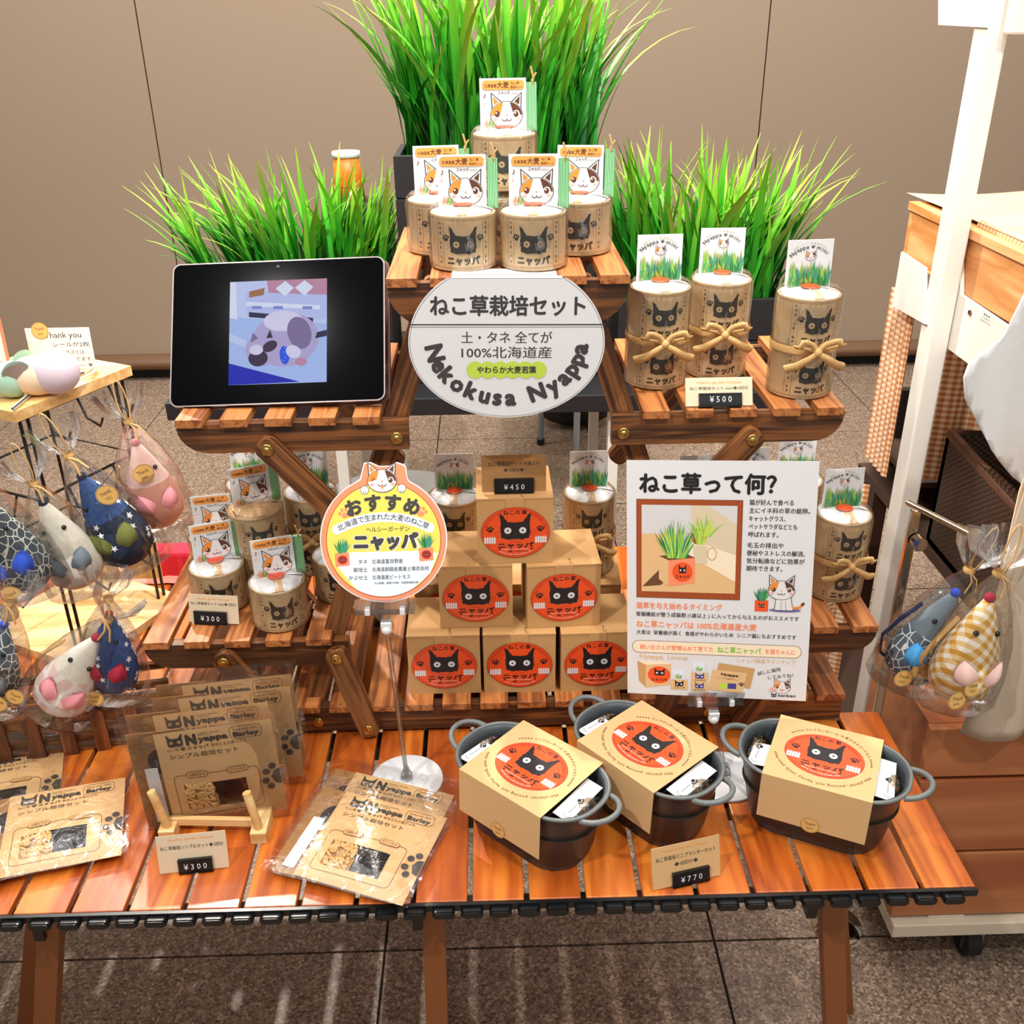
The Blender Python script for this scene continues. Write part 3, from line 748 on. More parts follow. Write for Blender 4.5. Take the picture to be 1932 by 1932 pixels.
# lower left shelf
c1 = dup(S0, 'white-topped tin can right behind the mini price card, lower left shelf', (-.352, 1.105, LT), .35, group=GC)
c2 = dup(S0, 'nearest tin can of the lower left shelf, right of the mini price card', (-.268, 1.062, LT), .30, group=GC)
c3 = dup(S0, 'tin can shaded by the round yellow sign, lower left shelf right end', (-.200, 1.125, LT), .1, group=GC, skip=('header_card', 'striped_packet', 'straw_tie', 'card_print'))
c4 = dup(S0, 'tin can half hidden behind the front left can of the lower left shelf', (-.372, 1.185, LT), .2, group=GC)
gold = make_can(True, 'a', 'tall tin with crinkled gold paper top, middle of the lower left shelf', GC, gold=True)
gold.location = (-.306, 1.150, LT); gold.rotation_euler = (0, 0, .45)
for ch in list(COL.objects):
    if ch.parent == gold and ch.name.startswith('raffia'): bpy.data.objects.remove(ch)
dd = dup(D0, 'white-topped double tin at the very back of the lower left shelf', (-.325, 1.228, LT), .2, group=GC)
dup(D0, 'double tin at the back right of the lower left shelf, behind the slanted brace', (-.243, 1.197, LT), .1, group=GC)
# ================================================================== CARTON PYRAMID
BS, BH = .0905, .0885
def make_box(label):
    t = thing('carton_box', label, 'box', group='cat grass carton boxes')
    mb = MB().box((-BS/2, -BS/2, 0), (BS/2, BS/2, BH-.002), 'kraft_box'); mb.build('carton', t)
    MB().box((-BS/2-.0004, -BS/2-.0006, BH-.0018), (BS/2+.0002, BS/2, BH), 'kraft_box').build('lid_flap', t)
    g = G(); g.rect(-12, -30, 10, -29.6, 'p_kraftd'); g.l(1); g.line([(-9, -36), (-9, -40), (-6, -45)], .5, 'p_kraftd')
    g.line([(8, -44), (8, -36)], .5, 'p_brown'); g.line([(6.8, -38), (8, -36), (9.2, -38)], .5, 'p_brown'); paw(g, 8, -32.5, .5, 'p_brown'); g.text('おもて', 11, -42, 2, 'p_brown', rot=pi/2)
    g.build('flap_print', t, lambda x, y, z: (x, y, BH+z+.0001), key='flapprint')
    MB().box((-.011, -BS/2-.0009, BH-.013), (.011, -BS/2-.0002, BH), 'kraft_box').build('tuck_tab', t)
    g = G(); sticker(g, 1.0); g.build('oval_label', t, lambda x, y, z: (x, -BS/2-.0012-z, y+.043), key='stickerbox')
    return t
B0 = make_box('front bottom carton box at the left corner of the box pyramid')
bz = BT
B0.location = (-.0665, 1.081, bz)
for l, c, r in (('front bottom carton box in the middle of the box pyramid', (.0285, 1.080, bz), -.01), ('front bottom carton box at the right, beside the white poster', (.1245, 1.079, bz), .02),
                ('second-row carton box of the pyramid, left of the two', (-.0245, 1.097, bz+BH+.0004), .0), ('second-row carton box of the pyramid, right of the two', (.0815, 1.094, bz+BH+.0004), .05),
                ('topmost carton box of the pyramid, under the ¥450 price card', (.0245, 1.100, bz+2*BH+.0008), .01),
                ('plain back carton box at the left behind the pyramid', (-.066, 1.205, bz), .03), ('plain back carton box in the middle behind the pyramid', (.028, 1.200, bz), 0),
                ('plain back carton box at the right behind the pyramid', (.125, 1.195, bz), -.04)):
    dup(B0, l, c, r)

# ================================================================== PRICE CARDS
def price_card(label, mx, w, h, lines, price, tilt=0, col='kraft', pw=.036, ph=.015, px=0):
    t = thing('price_card', label, 'price tag', mx=mx)
    MB().box((-w/2, 0, 0), (w/2, .0006, h), col).build('card', t)
    g = G(); W_ = w*1000; H_ = h*1000
    g.text('Healthy garden Nyappa', 0, H_-6.6, 2.9, 'p_banner', w=W_*.66)
    for body, y, hh, ww in lines: g.text(body, 0, y, hh, 'p_char', w=ww, bold=.012)
    g.build('card_print', t, base=.0002)
    MB().box((px-pw/2, -.0035, -.001), (px+pw/2, -.0008, ph), 'black_plastic', .0005).box((px-pw/2, -.0035, -.001), (px+pw/2, .008, .0012), 'black_plastic').box((px-pw/2, -.004, ph-.001), (px+pw/2, .0014, ph+.0006), 'black_plastic').build('price_holder', t)
    g = G(); g.text(price[0]+' '+' '.join(price[1:]), px*1000, 3.8, 7.0, 'p_white', w=24, bold=.0)
    g.build('price_digits', t, base=.0037)
    return t
def cardmx(x, y, z, rz=0, tilt=.12): return TRS((x, y, z), -tilt, 0, rz)
p = W(368, 1645, Z=TZ)
price_card('cream price card ¥300 レsimple set, on the table front left of the packet rack'.replace('レ', ''), cardmx(p.x, p.y, TZ+.002, .10, .25), .073, .044, (('ねこ草栽培シンプルセット◆1回分', 27, 4.6, 66),), '¥300', col='paper_cream', px=.002)
p = W(1296, 1668, Z=TZ)
price_card('kraft price card ¥770 on the table in front of the planters', cardmx(p.x, p.y, TZ+.002, .24, .25), .077, .048, (('ねこ草栽培ミニプランターセット', 31, 5.2, 68), ('◆3回分◆', 22.5, 4.8, 27)), '¥770', px=.004, pw=.042)
p = W(1355, 766, Z=MT)
price_card('cream price card ¥500 on the right middle shelf', cardmx(p.x, SY0+.000, MT+.002, .0, .45), .0735, .031, (('ねこ草栽培セット mini◆2回分', 17.5, 3.6, 64),), '¥500', col='paper_cream', pw=.047, ph=.013, px=.001)
p = W(407, 1178, Z=LT)
price_card('cream price card ¥300 for mini cans, on the lower left shelf', cardmx(p.x-.001, p.y, LT+.002, -.13, .2), .063, .037, (('ねこ草栽培セット mini◆1回分', 23.5, 3.8, 58),), '¥300', col='paper_cream', px=-.004, pw=.042)
price_card('dark kraft price card ¥450 standing on the topmost carton box', cardmx(.0245, 1.068, bz+3*BH+.003, .01, .08), .076, .046, (('ねこ草栽培セット＊箱入り', 32.5, 5.0, 60), ('◆1回分◆', 25, 4.6, 24)), '¥450', col='kraft_dark', pw=.047, ph=.0165)

# ================================================================== OVAL SIGN ON THE TOP SHELF
bl = W(773, 648, Y=1.004); br = W(1138, 652, Y=1.004); cc = (bl+br)/2
t = thing('oval_sign', 'large white oval paper sign with grey lettering, hanging from the front of the top shelf', 'sign', mx=TRS((cc.x, 1.004, cc.z), 0, .018, 0))
def oval(a, b1, b2, n=80, top=None):
    o = []
    for i in range(n):
        q = 2*pi*i/n; y = (b1 if sin(q) > 0 else b2)*sin(q)
        o.append((a*cos(q), min(y, top) if top else y))
    return o
OA, OB1, OB2, OT = 102, 86, 81, 69
mb = MB().prism([(x*.001, z*.001) for x, z in oval(OA, OB1, OB2, 80, OT)], 0, .0006, 'paper_white'); mb.build('sign_board', t)
MB().box((-.056, .0, OT*.001-.0004), (.056, .040, OT*.001+.0002), 'paper_white').build('folded_tab', t)
g = G(); D = 'p_char'
g.line(oval(OA-1.6, OB1-1.6, OB2-1.6, 80, OT+4), .35, D, True)
g.line([(-OA+.6, 21.2), (OA-.6, 21.2)], 1.3, D); g.line([(-OA+.4, 18.6), (OA-.4, 18.6)], .45, D)
g.text('ねこ草栽培セット', 1, 31, 20.5, D, w=158, bold=.028)
g.text('土・タネ 全てが', 0, 1.5, 12.6, D, w=94, bold=.008); g.text('100%北海道産', 0, -14.5, 12.6, D, w=94, bold=.008)
g.l(1)
for i in range(6): g.ell(-33+i*13.2, -27.5, 9.2, 9.4, 'p_lime', 24)
g.l(2).text('やわらか大麦若葉', 0, -31, 7.6, D, w=62, bold=.03)
g.l(1); g.arc('Nekokusa Nyappa', 0, 0, 84, 66.5, 181, 361, 19, D, .05, flip=True)
g.build('sign_print', t, base=.0002)

# ================================================================== SIGN STANDS
def clip_stand(label, base_c, base_r, stem_top, ang=0):
    bx, by = base_c; t = thing('sign_stand', label, 'sign holder', (bx, by, TZ))
    MB().lathe([(.0001, 0), (base_r, 0), (base_r, .0018), (base_r-.0012, .0026), (.0001, .003)], 'acrylic_white', 48).build('base_disc', t)
    v = V(stem_top)-V((bx, by, TZ))
    MB().lathe([(.0001, .003), (.0075, .003), (.007, .010), (.0045, .016), (.0035, .02)], 'clear_plastic', 16).build('stem_socket', t)
    MB().tube([(0, 0, .006), v*.5+V((0, 0, .003)), v-V((0, 0, .012))], .0028, 'clear_plastic', 10).build('stem', t)
    j = MB(); j.T = Matrix.Translation(v-V((0, 0, .012)))
    j.sph((0, 0, 0), .0065, 'acrylic_white', 12, 8); j.box((-.006, -.004, .003), (.006, .004, .010), 'acrylic_white', .001); j.build('ball_joint', t)
    c = MB(); c.T = Matrix.Translation(v)
    c.prism([(-.006, -.002), (.006, -.002), (.016, .012), (-.016, .012)], -.002, .002, 'clear_plastic')
    c.box((-.0325, -.004, .010), (.0325, -.0022, .028), 'clear_plastic').box((-.0325, .0022, .010), (.0325, .004, .024), 'clear_plastic').box((-.0325, -.0035, .0085), (.0325, .0035, .0105), 'clear_plastic')
    c.build('clip', t)
    for s in (-1, 1):
        c = MB(); c.T = Matrix.Translation(v); c.box((s*.019-.0028, -.005, .0085), (s*.019+.0028, .0045, .0165), 'acrylic_white', .0006); c.build('clip_hinge', t)
    return t
# ---- round yellow sign
sb = W(768, 1472, Z=TZ); sx0 = W(727, 1150, Y=.928)
clip_stand('clear stand with white round foot holding the round yellow sign', (sb.x, sb.y), .0435, (sx0.x, .926, sx0.z-.012))
_q = Matrix.Rotation(-.42, 4, 'X'); _o = V((-.1975, .9697, .7475)); _o = V((0, 0, CAM_H))+(_o-V((0, 0, CAM_H)))*.955
POPM = Matrix.Translation(_o+(_q @ V((.072, 0, .072)))*.955) @ _q @ Matrix.Scale(.955, 4)
t = thing('round_sign', 'round yellow and orange recommendation sign with calico cat on top', 'sign', mx=POPM)
R0 = 72
def popout(k):
    o = []
    for i in range(61):
        a = rad(116+308*i/60); o.append(((R0+k)*cos(a), (R0+k)*sin(a)))
    o += [(29+k*.5, 68+k), (27.5+k, 80), (26+k, 84+k), (17+k*.2, 87+k), (9, 83+k), (-3, 83+k), (-12, 87.5+k), (-20-k*.6, 87+k), (-23-k, 76), (-25-k, 69+k)]
    return o
MB().prism([(x*.001, z*.001) for x, z in popout(0)], .0002, .0012, 'paper_white').build('sign_board', t)
g = G(); g.l(0).poly(popout(-1.4), 'p_salmon')
g.l(1).ell(0, -1, 65, 65.5, 'p_salmon', 64); g.ering(0, -1, 64.6, 65, .7, 'p_woodred', 64); g.l(2).ell(0, -1, 64, 64.3, 'p_yellow', 64)
# pale lower panel with ragged left side
g.l(3).poly([(64*cos(rad(a)), -1+64.3*sin(rad(a))) for a in range(-128+8, -16, 6)]+[(62, -18), (50, -14), (-42, -14), (-56, -24), (-50, -34)], 'p_paleblue')
g.l(4).poly([(64*cos(rad(a)), -1+64.3*sin(rad(a))) for a in range(-60, -14, 4)]+[(60, -18), (52, -40)], 'p_yellow')
g.l(3); pts = [(-54+3*0, 15)]
top = [(116.5*cos(rad(a)), -86+116.5*sin(rad(a))) for a in range(118, 61, -3)]; bot = [(105.5*cos(rad(a)), -86+105.5*sin(rad(a))) for a in range(62, 119, 3)]
g.poly([(x, y) for x, y in top]+[(x, y) for x, y in bot], 'p_paleblue')
g.ell(111*cos(rad(118)), -86+111*sin(rad(118)), 5.6, 5.6, 'p_paleblue'); g.ell(111*cos(rad(62)), -86+111*sin(rad(62)), 5.6, 5.6, 'p_paleblue')
g.l(5).arc('北海道で生まれた大麦のねこ草', 0, -86, 108, 108, 117.5, 62.5, 7.4, 'p_char', .005)
g.arc('おすすめ', 0, -38, 84, 71, 118, 62, 18.5, 'p_char', .05)
for sx in (-1, 1): g.l(4); paw(g, sx*43, 30, 2.0, 'p_salmon', -sx*.2)
g.l(4).text('ヘルシーガーデン', 5, 8.5, 6, 'p_char', w=49, bold=.012)
g.l(3).text('ニャッパ', 2.5, -11, 18, 'p_white', w=72, bold=.11)
g.l(4); nyappa(g, 2, -11, 70, 18, 'p_char', .07)
for sx, dy in ((-47, 0), (48, 4)):
    g.l(4).poly([(sx-8, -30+dy), (sx+8, -29+dy), (sx+7.4, -14+dy), (sx-8.6, -15+dy)], 'p_salmon'); g.ell(sx, -22.5+dy, 5.6, 5, 'p_red', 20); g.l(5); blackcat(g, sx, -22.5+dy, .22, 'p_black', L=5)
    g.l(4); grassclump(g, sx, -15+dy, 19, 21, ['p_teal', 'p_green', 'p_dgreen'], 20, 4)
g.l(5)
for i, (a, b_, ww) in enumerate((('タネ', '北海道富良野産', 35), ('栽培土', '北海道釧路産農業土壌改良材', 64), ('かぶせ土', '北海道産ピートモス', 43))):
    y = -27.5-i*9; g.text(a, -19, y, 5.1, 'p_char', al='r', bold=.004); g.text(b_, -14, y, 5.1, 'p_char', w=ww, al='l', bold=.004)
g.text('水分調整、雑菌の抑制、有機質補給効果', -12, -51, 2.6, 'p_char', w=50, al='l')
g.l(3); g.ell(-20, 56, 5, 5, 'p_char', 20); g.ell(22, 57, 5, 5, 'p_char', 20); g.l(4).ell(-20, 56, 4.5, 4.5, 'p_white', 20); g.ell(22, 57, 4.5, 4.5, 'p_white', 20)
g.l(5)
for cx_ in (-20, 22):
    for d in (-1.2, 1.2): g.line([(cx_+d, 52.3), (cx_+d, 55)], .5, 'p_char')
g.l(6); calico(g, 0, 66, 16, wink=True, tongue=True)
g.build('sign_print', t, base=.0001)

# ---- A4 poster
mxp = TRS((.1542, .9598, .6195), -.1463, -.0536, -.1895) @ Matrix.Scale(.975, 4)
_pc = mxp @ V((.105, 0, 0))
sb = W(1368, 1470, Z=TZ); sx1 = _pc
clip_stand('clear stand with white round foot holding the white poster, behind the planters', (sb.x, sb.y+.004), .044, (sx1.x, sx1.y-.002, sx1.z-.018))
t = thing('poster', 'white portrait poster with black heading and photo of potted cat grass, on a clear stand', 'poster', mx=mxp)
MB().box((0, 0, 0), (.210, .0006, .294), 'paper_white').build('sheet', t)
g = G()
def T_(b, x, y, h, m, w=None, bold=.012, al='l'): g.text(b, x, y, h, m, w=w, bold=bold, al=al)
T_('ねこ草って何？', 15, 256, 23.5, 'p_black', 150, .038)
i0 = len(g.it); g.l(1)
for i in range(20): g.rect(11.5+i*5.9, 152, 11.5+i*5.9+5.6, 249, 'p_woodred')
g.l(0).rect(11, 151.5, 130, 249.5, 'p_brown')
g.l(2).rect(17, 158, 124, 244, 'p_cream'); g.l(3).rect(17, 216, 124, 244, 'p_lightgrey'); g.poly([(17, 158), (17, 216), (60, 216), (124, 196), (124, 158)], 'p_sand'); g.l(4).poly([(60, 216), (124, 196), (124, 170), (60, 200)], 'p_cream')
g.poly([(72, 244), (76, 210), (124, 196), (124, 226), (92, 244)], 'p_wallpale')
g.l(5).ell(82, 214, 9, 8, 'p_woodred'); g.poly([(75, 205), (92, 205), (92, 187), (77, 187)], 'p_wallpale'); g.ering(97, 197, 5, 6, 1, 'p_tan', 20)
g.l(6); grassclump(g, 84, 206, 18, 20, ['p_lgreen', 'p_lime'], 16, 6, .5, .8); grassclump(g, 87, 214, 44, 24, ['p_lime', 'p_lgreen'], 14, 9, .5, 1.3)
g.l(5).poly([(18, 163), (37, 180), (45, 172), (40, 165)], 'p_brown')
g.l(6).poly([(37, 194), (48, 190), (48, 164), (37, 171)], 'p_sand'); g.poly([(48, 190), (78, 193), (78, 168), (48, 164)], 'p_salmon'); g.l(5).poly([(37, 194), (48, 190), (78, 193), (68, 197)], 'p_brown')
g.l(7).ell(64, 178.5, 11.5, 9.6, 'p_orange'); g.l(8); blackcat(g, 64, 180.5, .42, 'p_black', L=8); g.text('ニャッパ', 64, 172.5, 3.2, 'p_black', w=15, bold=.04)
g.l(7); grassclump(g, 57, 192, 50, 42, ['p_green', 'p_lgreen', 'p_dgreen', 'p_teal', 'p_lime'], 60, 2, .5, 1.1)
g.it = g.it[:i0]+[([(x, 127+(y-151.5)*1.24) for x, y in pv], pf, m_, L_) for pv, pf, m_, L_ in g.it[i0:]]
g.l(1)
for i, (b_, ww) in enumerate((('猫が好んで食べる', 48), ('主にイネ科の草の総称。', 66), ('キャットグラス、', 40), ('ペットサラダなどとも', 53), ('呼ばれます。', 33))): T_(b_, 137, 243-i*9.5, 6.6, 'p_black', ww)
for i, (b_, ww) in enumerate((('毛玉の排出や', 40), ('便秘やストレスの解消、', 64), ('気分転換などに効果が', 64), ('期待できます。', 40))): T_(b_, 136, 192-i*9.4, 6.6, 'p_black', ww)
T_('猫草を与え始めるタイミング', 11, 113, 8.2, 'p_salmon', 99, .02); T_('胃腸機能が整う成猫期 (1歳以上 ) に入ってから与えるのがおススメです', 11, 103, 5.8, 'p_black', 186)
T_('ねこ草ニャッパは 100%北海道産大麦', 11, 89, 8.6, 'p_salmon', 139, .02); T_('大麦は  栄養価が高く  食感がやわらかいため  シニア猫にもおすすめです', 11, 79.5, 5.8, 'p_black', 184)
g.l(1).rrect(6, 55.5, 202, 71.5, 7.9, 'p_brown'); g.l(2).rrect(6.5, 56, 201.5, 71, 7.4, 'p_cream'); g.l(3)
T_('飼い主さんが愛情込めて育てた', 15, 60, 6.4, 'p_salmon', 86, .02); T_('ねこ草ニャッパ', 106, 59.2, 8, 'p_lgreen', 50, .03); T_('を猫ちゃんに', 161, 60, 6.4, 'p_salmon', 34, .02)
g.l(1); T_('Nyappa  Lineup', 15, 48, 6, 'p_sand', 57, .01); T_('ニャッパ商品ラインナップ', 128, 47.5, 6, 'p_sand', 68, .01)
i0 = len(g.it)
g.l(1).poly([(12, 59), (22, 53), (22, 15), (14, 26)], 'p_tan'); g.poly([(22, 53), (52, 56), (51, 21), (22, 15)], 'p_sand'); g.poly([(12, 59), (22, 53), (52, 56), (40, 60)], 'p_cream')
g.l(2).ell(38, 37, 13.5, 14, 'p_orange'); g.l(3); blackcat(g, 38.5, 40.5, .6, 'p_black', L=3); g.text('ニャッパ', 38, 27, 4.6, 'p_black', w=18, bold=.04)
for x, y, n_ in ((62, 14, 1), (86, 12, 2)):
    for k in range(n_):
        g.l(1).rect(x-10, y+k*16, x+10, y+16+k*16, 'p_sand'); g.l(2); blackcat(g, x, y+9+k*16, .5, 'p_purple' if n_ == 2 else 'p_black', L=2); g.text('ニャッパ', x, y+1.5+k*16, 3.2, 'p_black', w=13, bold=.04)
    g.l(1).ell(x, y+16*n_+1, 10, 3, 'p_lightgrey'); g.l(2).rect(x-8, y+16*n_+3, x+6, y+16*n_+17, 'p_paleblue'); g.l(3); grassclump(g, x-1, y+16*n_+3, 12, 9, ['p_green', 'p_lgreen'], 10)
g.l(1).poly([(108, 61), (150, 54), (145, 20), (104, 34)], 'p_tan'); g.l(2).poly([(101, 50), (141, 46), (136, 12), (96, 16)], 'p_sand'); g.l(3); g.text('シンプル栽培セット', 119, 34, 2.8, 'p_brown', w=26, rot=-.1); g.text('Nyappa', 121, 40, 4.2, 'p_black', w=20, rot=-.1, bold=.05); g.rect(109, 19, 119, 28, 'p_lime'); g.rect(119, 19, 129, 28, 'p_purple'); paw(g, 135, 27, 1, 'p_black')
g.it = g.it[:i0]+[([(x, (y-10)*.80+5) for x, y in pv], pf, m_, L_) for pv, pf, m_, L_ in g.it[i0:]]
g.l(1); g.text('試しに栽培', 167, 35, 5, 'p_char', w=27, rot=.28, bold=.01); g.text('してみてね！', 180, 29, 5, 'p_char', w=29, rot=.15, bold=.01)
g.l(2); calico(g, 182, 17, 9.5, tongue=True); g.l(9).ell(170.5, 14.5, 3.2, 3.2, 'p_white'); g.l(10); paw(g, 170.5, 14.2, .8, 'p_salmon')
g.l(1); blackcat(g, 173, 6.0, .28, 'p_black', L=1); g.text('kanken', 188, 4.6, 4, 'p_black', w=20, bold=.02)
g.l(1); g.ell(181, 116, 18, 2.4, 'p_blueshadow'); g.l(2).poly([(147, 114), (162, 114), (162, 128), (147, 128)], 'p_orange'); g.l(3); blackcat(g, 154.5, 121, .3, 'p_black', L=3); grassclump(g, 154.5, 127, 18, 21, ['p_green', 'p_dgreen', 'p_teal'], 20, 4)
g.l(3).poly([(169, 116), (170, 136), (186, 136), (190, 116)], 'p_white'); g.line([(169, 116), (171, 137)], .7, 'p_char'); g.line([(190, 116), (186, 137)], .7, 'p_char'); g.line([(169, 116), (190, 116)], .7, 'p_char'); g.line([(176, 116), (177, 127)], .5, 'p_char'); g.line([(182, 116), (181, 127)], .5, 'p_char')
g.l(3).line([(189, 119), (197, 120), (200, 124)], 3, 'p_catorange'); g.l(4).line([(199, 123), (202, 126)], 3, 'p_catbrown'); calico(g, 176, 141, 14.5)
g.build('poster_print', t, base=.0003)

# ================================================================== TABLET
mxt = TRS((-.357, 1.050, .9575), -.6018, -.0352, -.0557); tw, th = .241, .1655
t = thing('tablet', 'black tablet leaning on the left middle shelf, showing a photo of a sleeping cat', 'tablet', mx=mxt)
mat('tab_frame', '#6b6360', .3, .7); mat('tab_glass', '#010103', .08, spec=.12); mat('tab_case', '#5a2620', .5)
MB().prism(rr_pts(0, 0, tw, th, .009), 0, .0075, 'tab_frame').build('bezel', t)
MB().prism(rr_pts(.0016, .0016, tw-.0016, th-.0016, .008), -.0006, 0, 'tab_glass').build('glass', t)
MB().prism(rr_pts(.001, -.001, tw+.004, th-.001, .009), .008, .014, 'tab_case').build('case', t)
def em(n, c, s=.78):
    m = mat(n, c, .5, emit=s); return n
for n_, c in (('e_sky', '#9db4f0'), ('e_floor', '#a9c1f7'), ('e_wall', '#c3d0fa'), ('e_sofa', '#b9c4f5'), ('e_sofad', '#7f8fd6'), ('e_dark', '#23284f'), ('e_fur', '#b2a9d8'), ('e_fur2', '#7f6f9e'), ('e_fur3', '#d9d6f5'), ('e_furd', '#3a2a48'), ('e_blue', '#1522b8'), ('e_toy', '#1f55e8'), ('e_brown', '#a2714f'), ('e_mauve', '#c08aa8'), ('e_white', '#dfe6ff')): em(n_, c)
g = G(); W_, H_ = tw*1000, th*1000
X0, X1, Y0, Y1 = .275*W_, .731*W_, .137*H_, .856*H_
fx = lambda a: X0+(X1-X0)*a; fy = lambda a: Y0+(Y1-Y0)*a
P_ = lambda L: [(fx(a), fy(b_)) for a, b_ in L]
g.rect(X0, Y0, X1, Y1, 'e_floor'); g.l(1).poly(P_([(0, .66), (1, .56), (1, 1), (0, 1)]), 'e_wall')
g.l(2).poly(P_([(0, .65), (.08, .63), (.06, 1), (0, 1)]), 'e_white')
g.poly(P_([(.16, .90), (.18, .66), (.9, .60), (1, .62), (1, .9)]), 'e_sofa'); g.l(3).poly(P_([(.17, .80), (.93, .74), (.93, .70), (.17, .76)]), 'e_white'); g.poly(P_([(.2, .70), (.86, .62), (.86, .58), (.2, .65)]), 'e_dark')
g.poly(P_([(.38, 1), (.4, .88), (1, .84), (1, 1)]), 'e_mauve'); g.l(4)
for a in (.57, .77): g.poly(P_([(a-.1, .92), (a, .84), (a+.09, .92), (a, .99)]), 'e_white')
g.poly(P_([(.2, .9), (.36, .93), (.35, .86), (.2, .84)]), 'e_brown')
for a in (.28, .5, .8): g.poly(P_([(a-.05, .77-.04*a), (a+.05, .765-.04*a), (a+.05, .735-.04*a), (a-.05, .74-.04*a)]), 'e_sofad')
g.l(3).poly(P_([(.0, .21), (.73, .01), (.0, -.0)]), 'e_blue')
g.poly(P_([(0, .5), (.18, .42), (.17, .36), (0, .42)]), 'e_wall')
g.l(5).ell(fx(.58), fy(.42), .34*(X1-X0), .26*(Y1-Y0), 'e_fur', 40, .1); g.l(6).ell(fx(.55), fy(.60), .2*(X1-X0), .1*(Y1-Y0), 'e_fur3', 24); g.ell(fx(.72), fy(.48), .12*(X1-X0), .16*(Y1-Y0), 'e_fur2', 24, .3)
g.poly(P_([(.9, .48), (1, .5), (1, .44), (.88, .42)]), 'e_dark'); g.l(7).ell(fx(.34), fy(.33), .17*(X1-X0), .16*(Y1-Y0), 'e_fur', 28); g.ell(fx(.30), fy(.25), .10*(X1-X0), .08*(Y1-Y0), 'e_furd', 20); g.ell(fx(.42), fy(.36), .08*(X1-X0), .05*(Y1-Y0), 'e_furd', 20, .5)
g.l(8).poly(P_([(.38, .44), (.42, .52), (.45, .44)]), 'e_furd'); g.poly(P_([(.22, .4), (.24, .5), (.3, .44)]), 'e_fur2'); g.ell(fx(.28), fy(.33), .07*(X1-X0), .05*(Y1-Y0), 'e_fur3', 16); g.ell(fx(.66), fy(.3), .08*(X1-X0), .06*(Y1-Y0), 'e_fur3', 20, -.5); g.ell(fx(.74), fy(.2), .06*(X1-X0), .04*(Y1-Y0), 'e_mauve', 16)
g.l(9).ell(fx(.57), fy(.27), .05*(X1-X0), .09*(Y1-Y0), 'e_toy', 20, .1)
for a, b_ in ((.56, .3), (.58, .25), (.56, .22), (.59, .31), (.57, .34)): g.l(10).ell(fx(a), fy(b_), .5, .5, 'e_white', 8)
g.l(1).ering(W_*.5, H_*.955, 1.3, 1.0, .4, 'p_grey', 12)
g.build('screen_picture', t, base=.0008, dz=.00004)
MB().add([(tw*.2, .014, .0), (tw*.8, .014, 0), (tw*.8, .014, .10), (tw*.2, .014, .10), (tw*.2, .062, .044), (tw*.8, .062, .044), (tw*.8, .02, .10), (tw*.2, .02, .10)], [(3, 2, 6, 7), (4, 5, 6, 7), (0, 4, 7, 3), (1, 2, 6, 5), (0, 3, 2, 1)], 'tab_case').build('easel_stand', t)
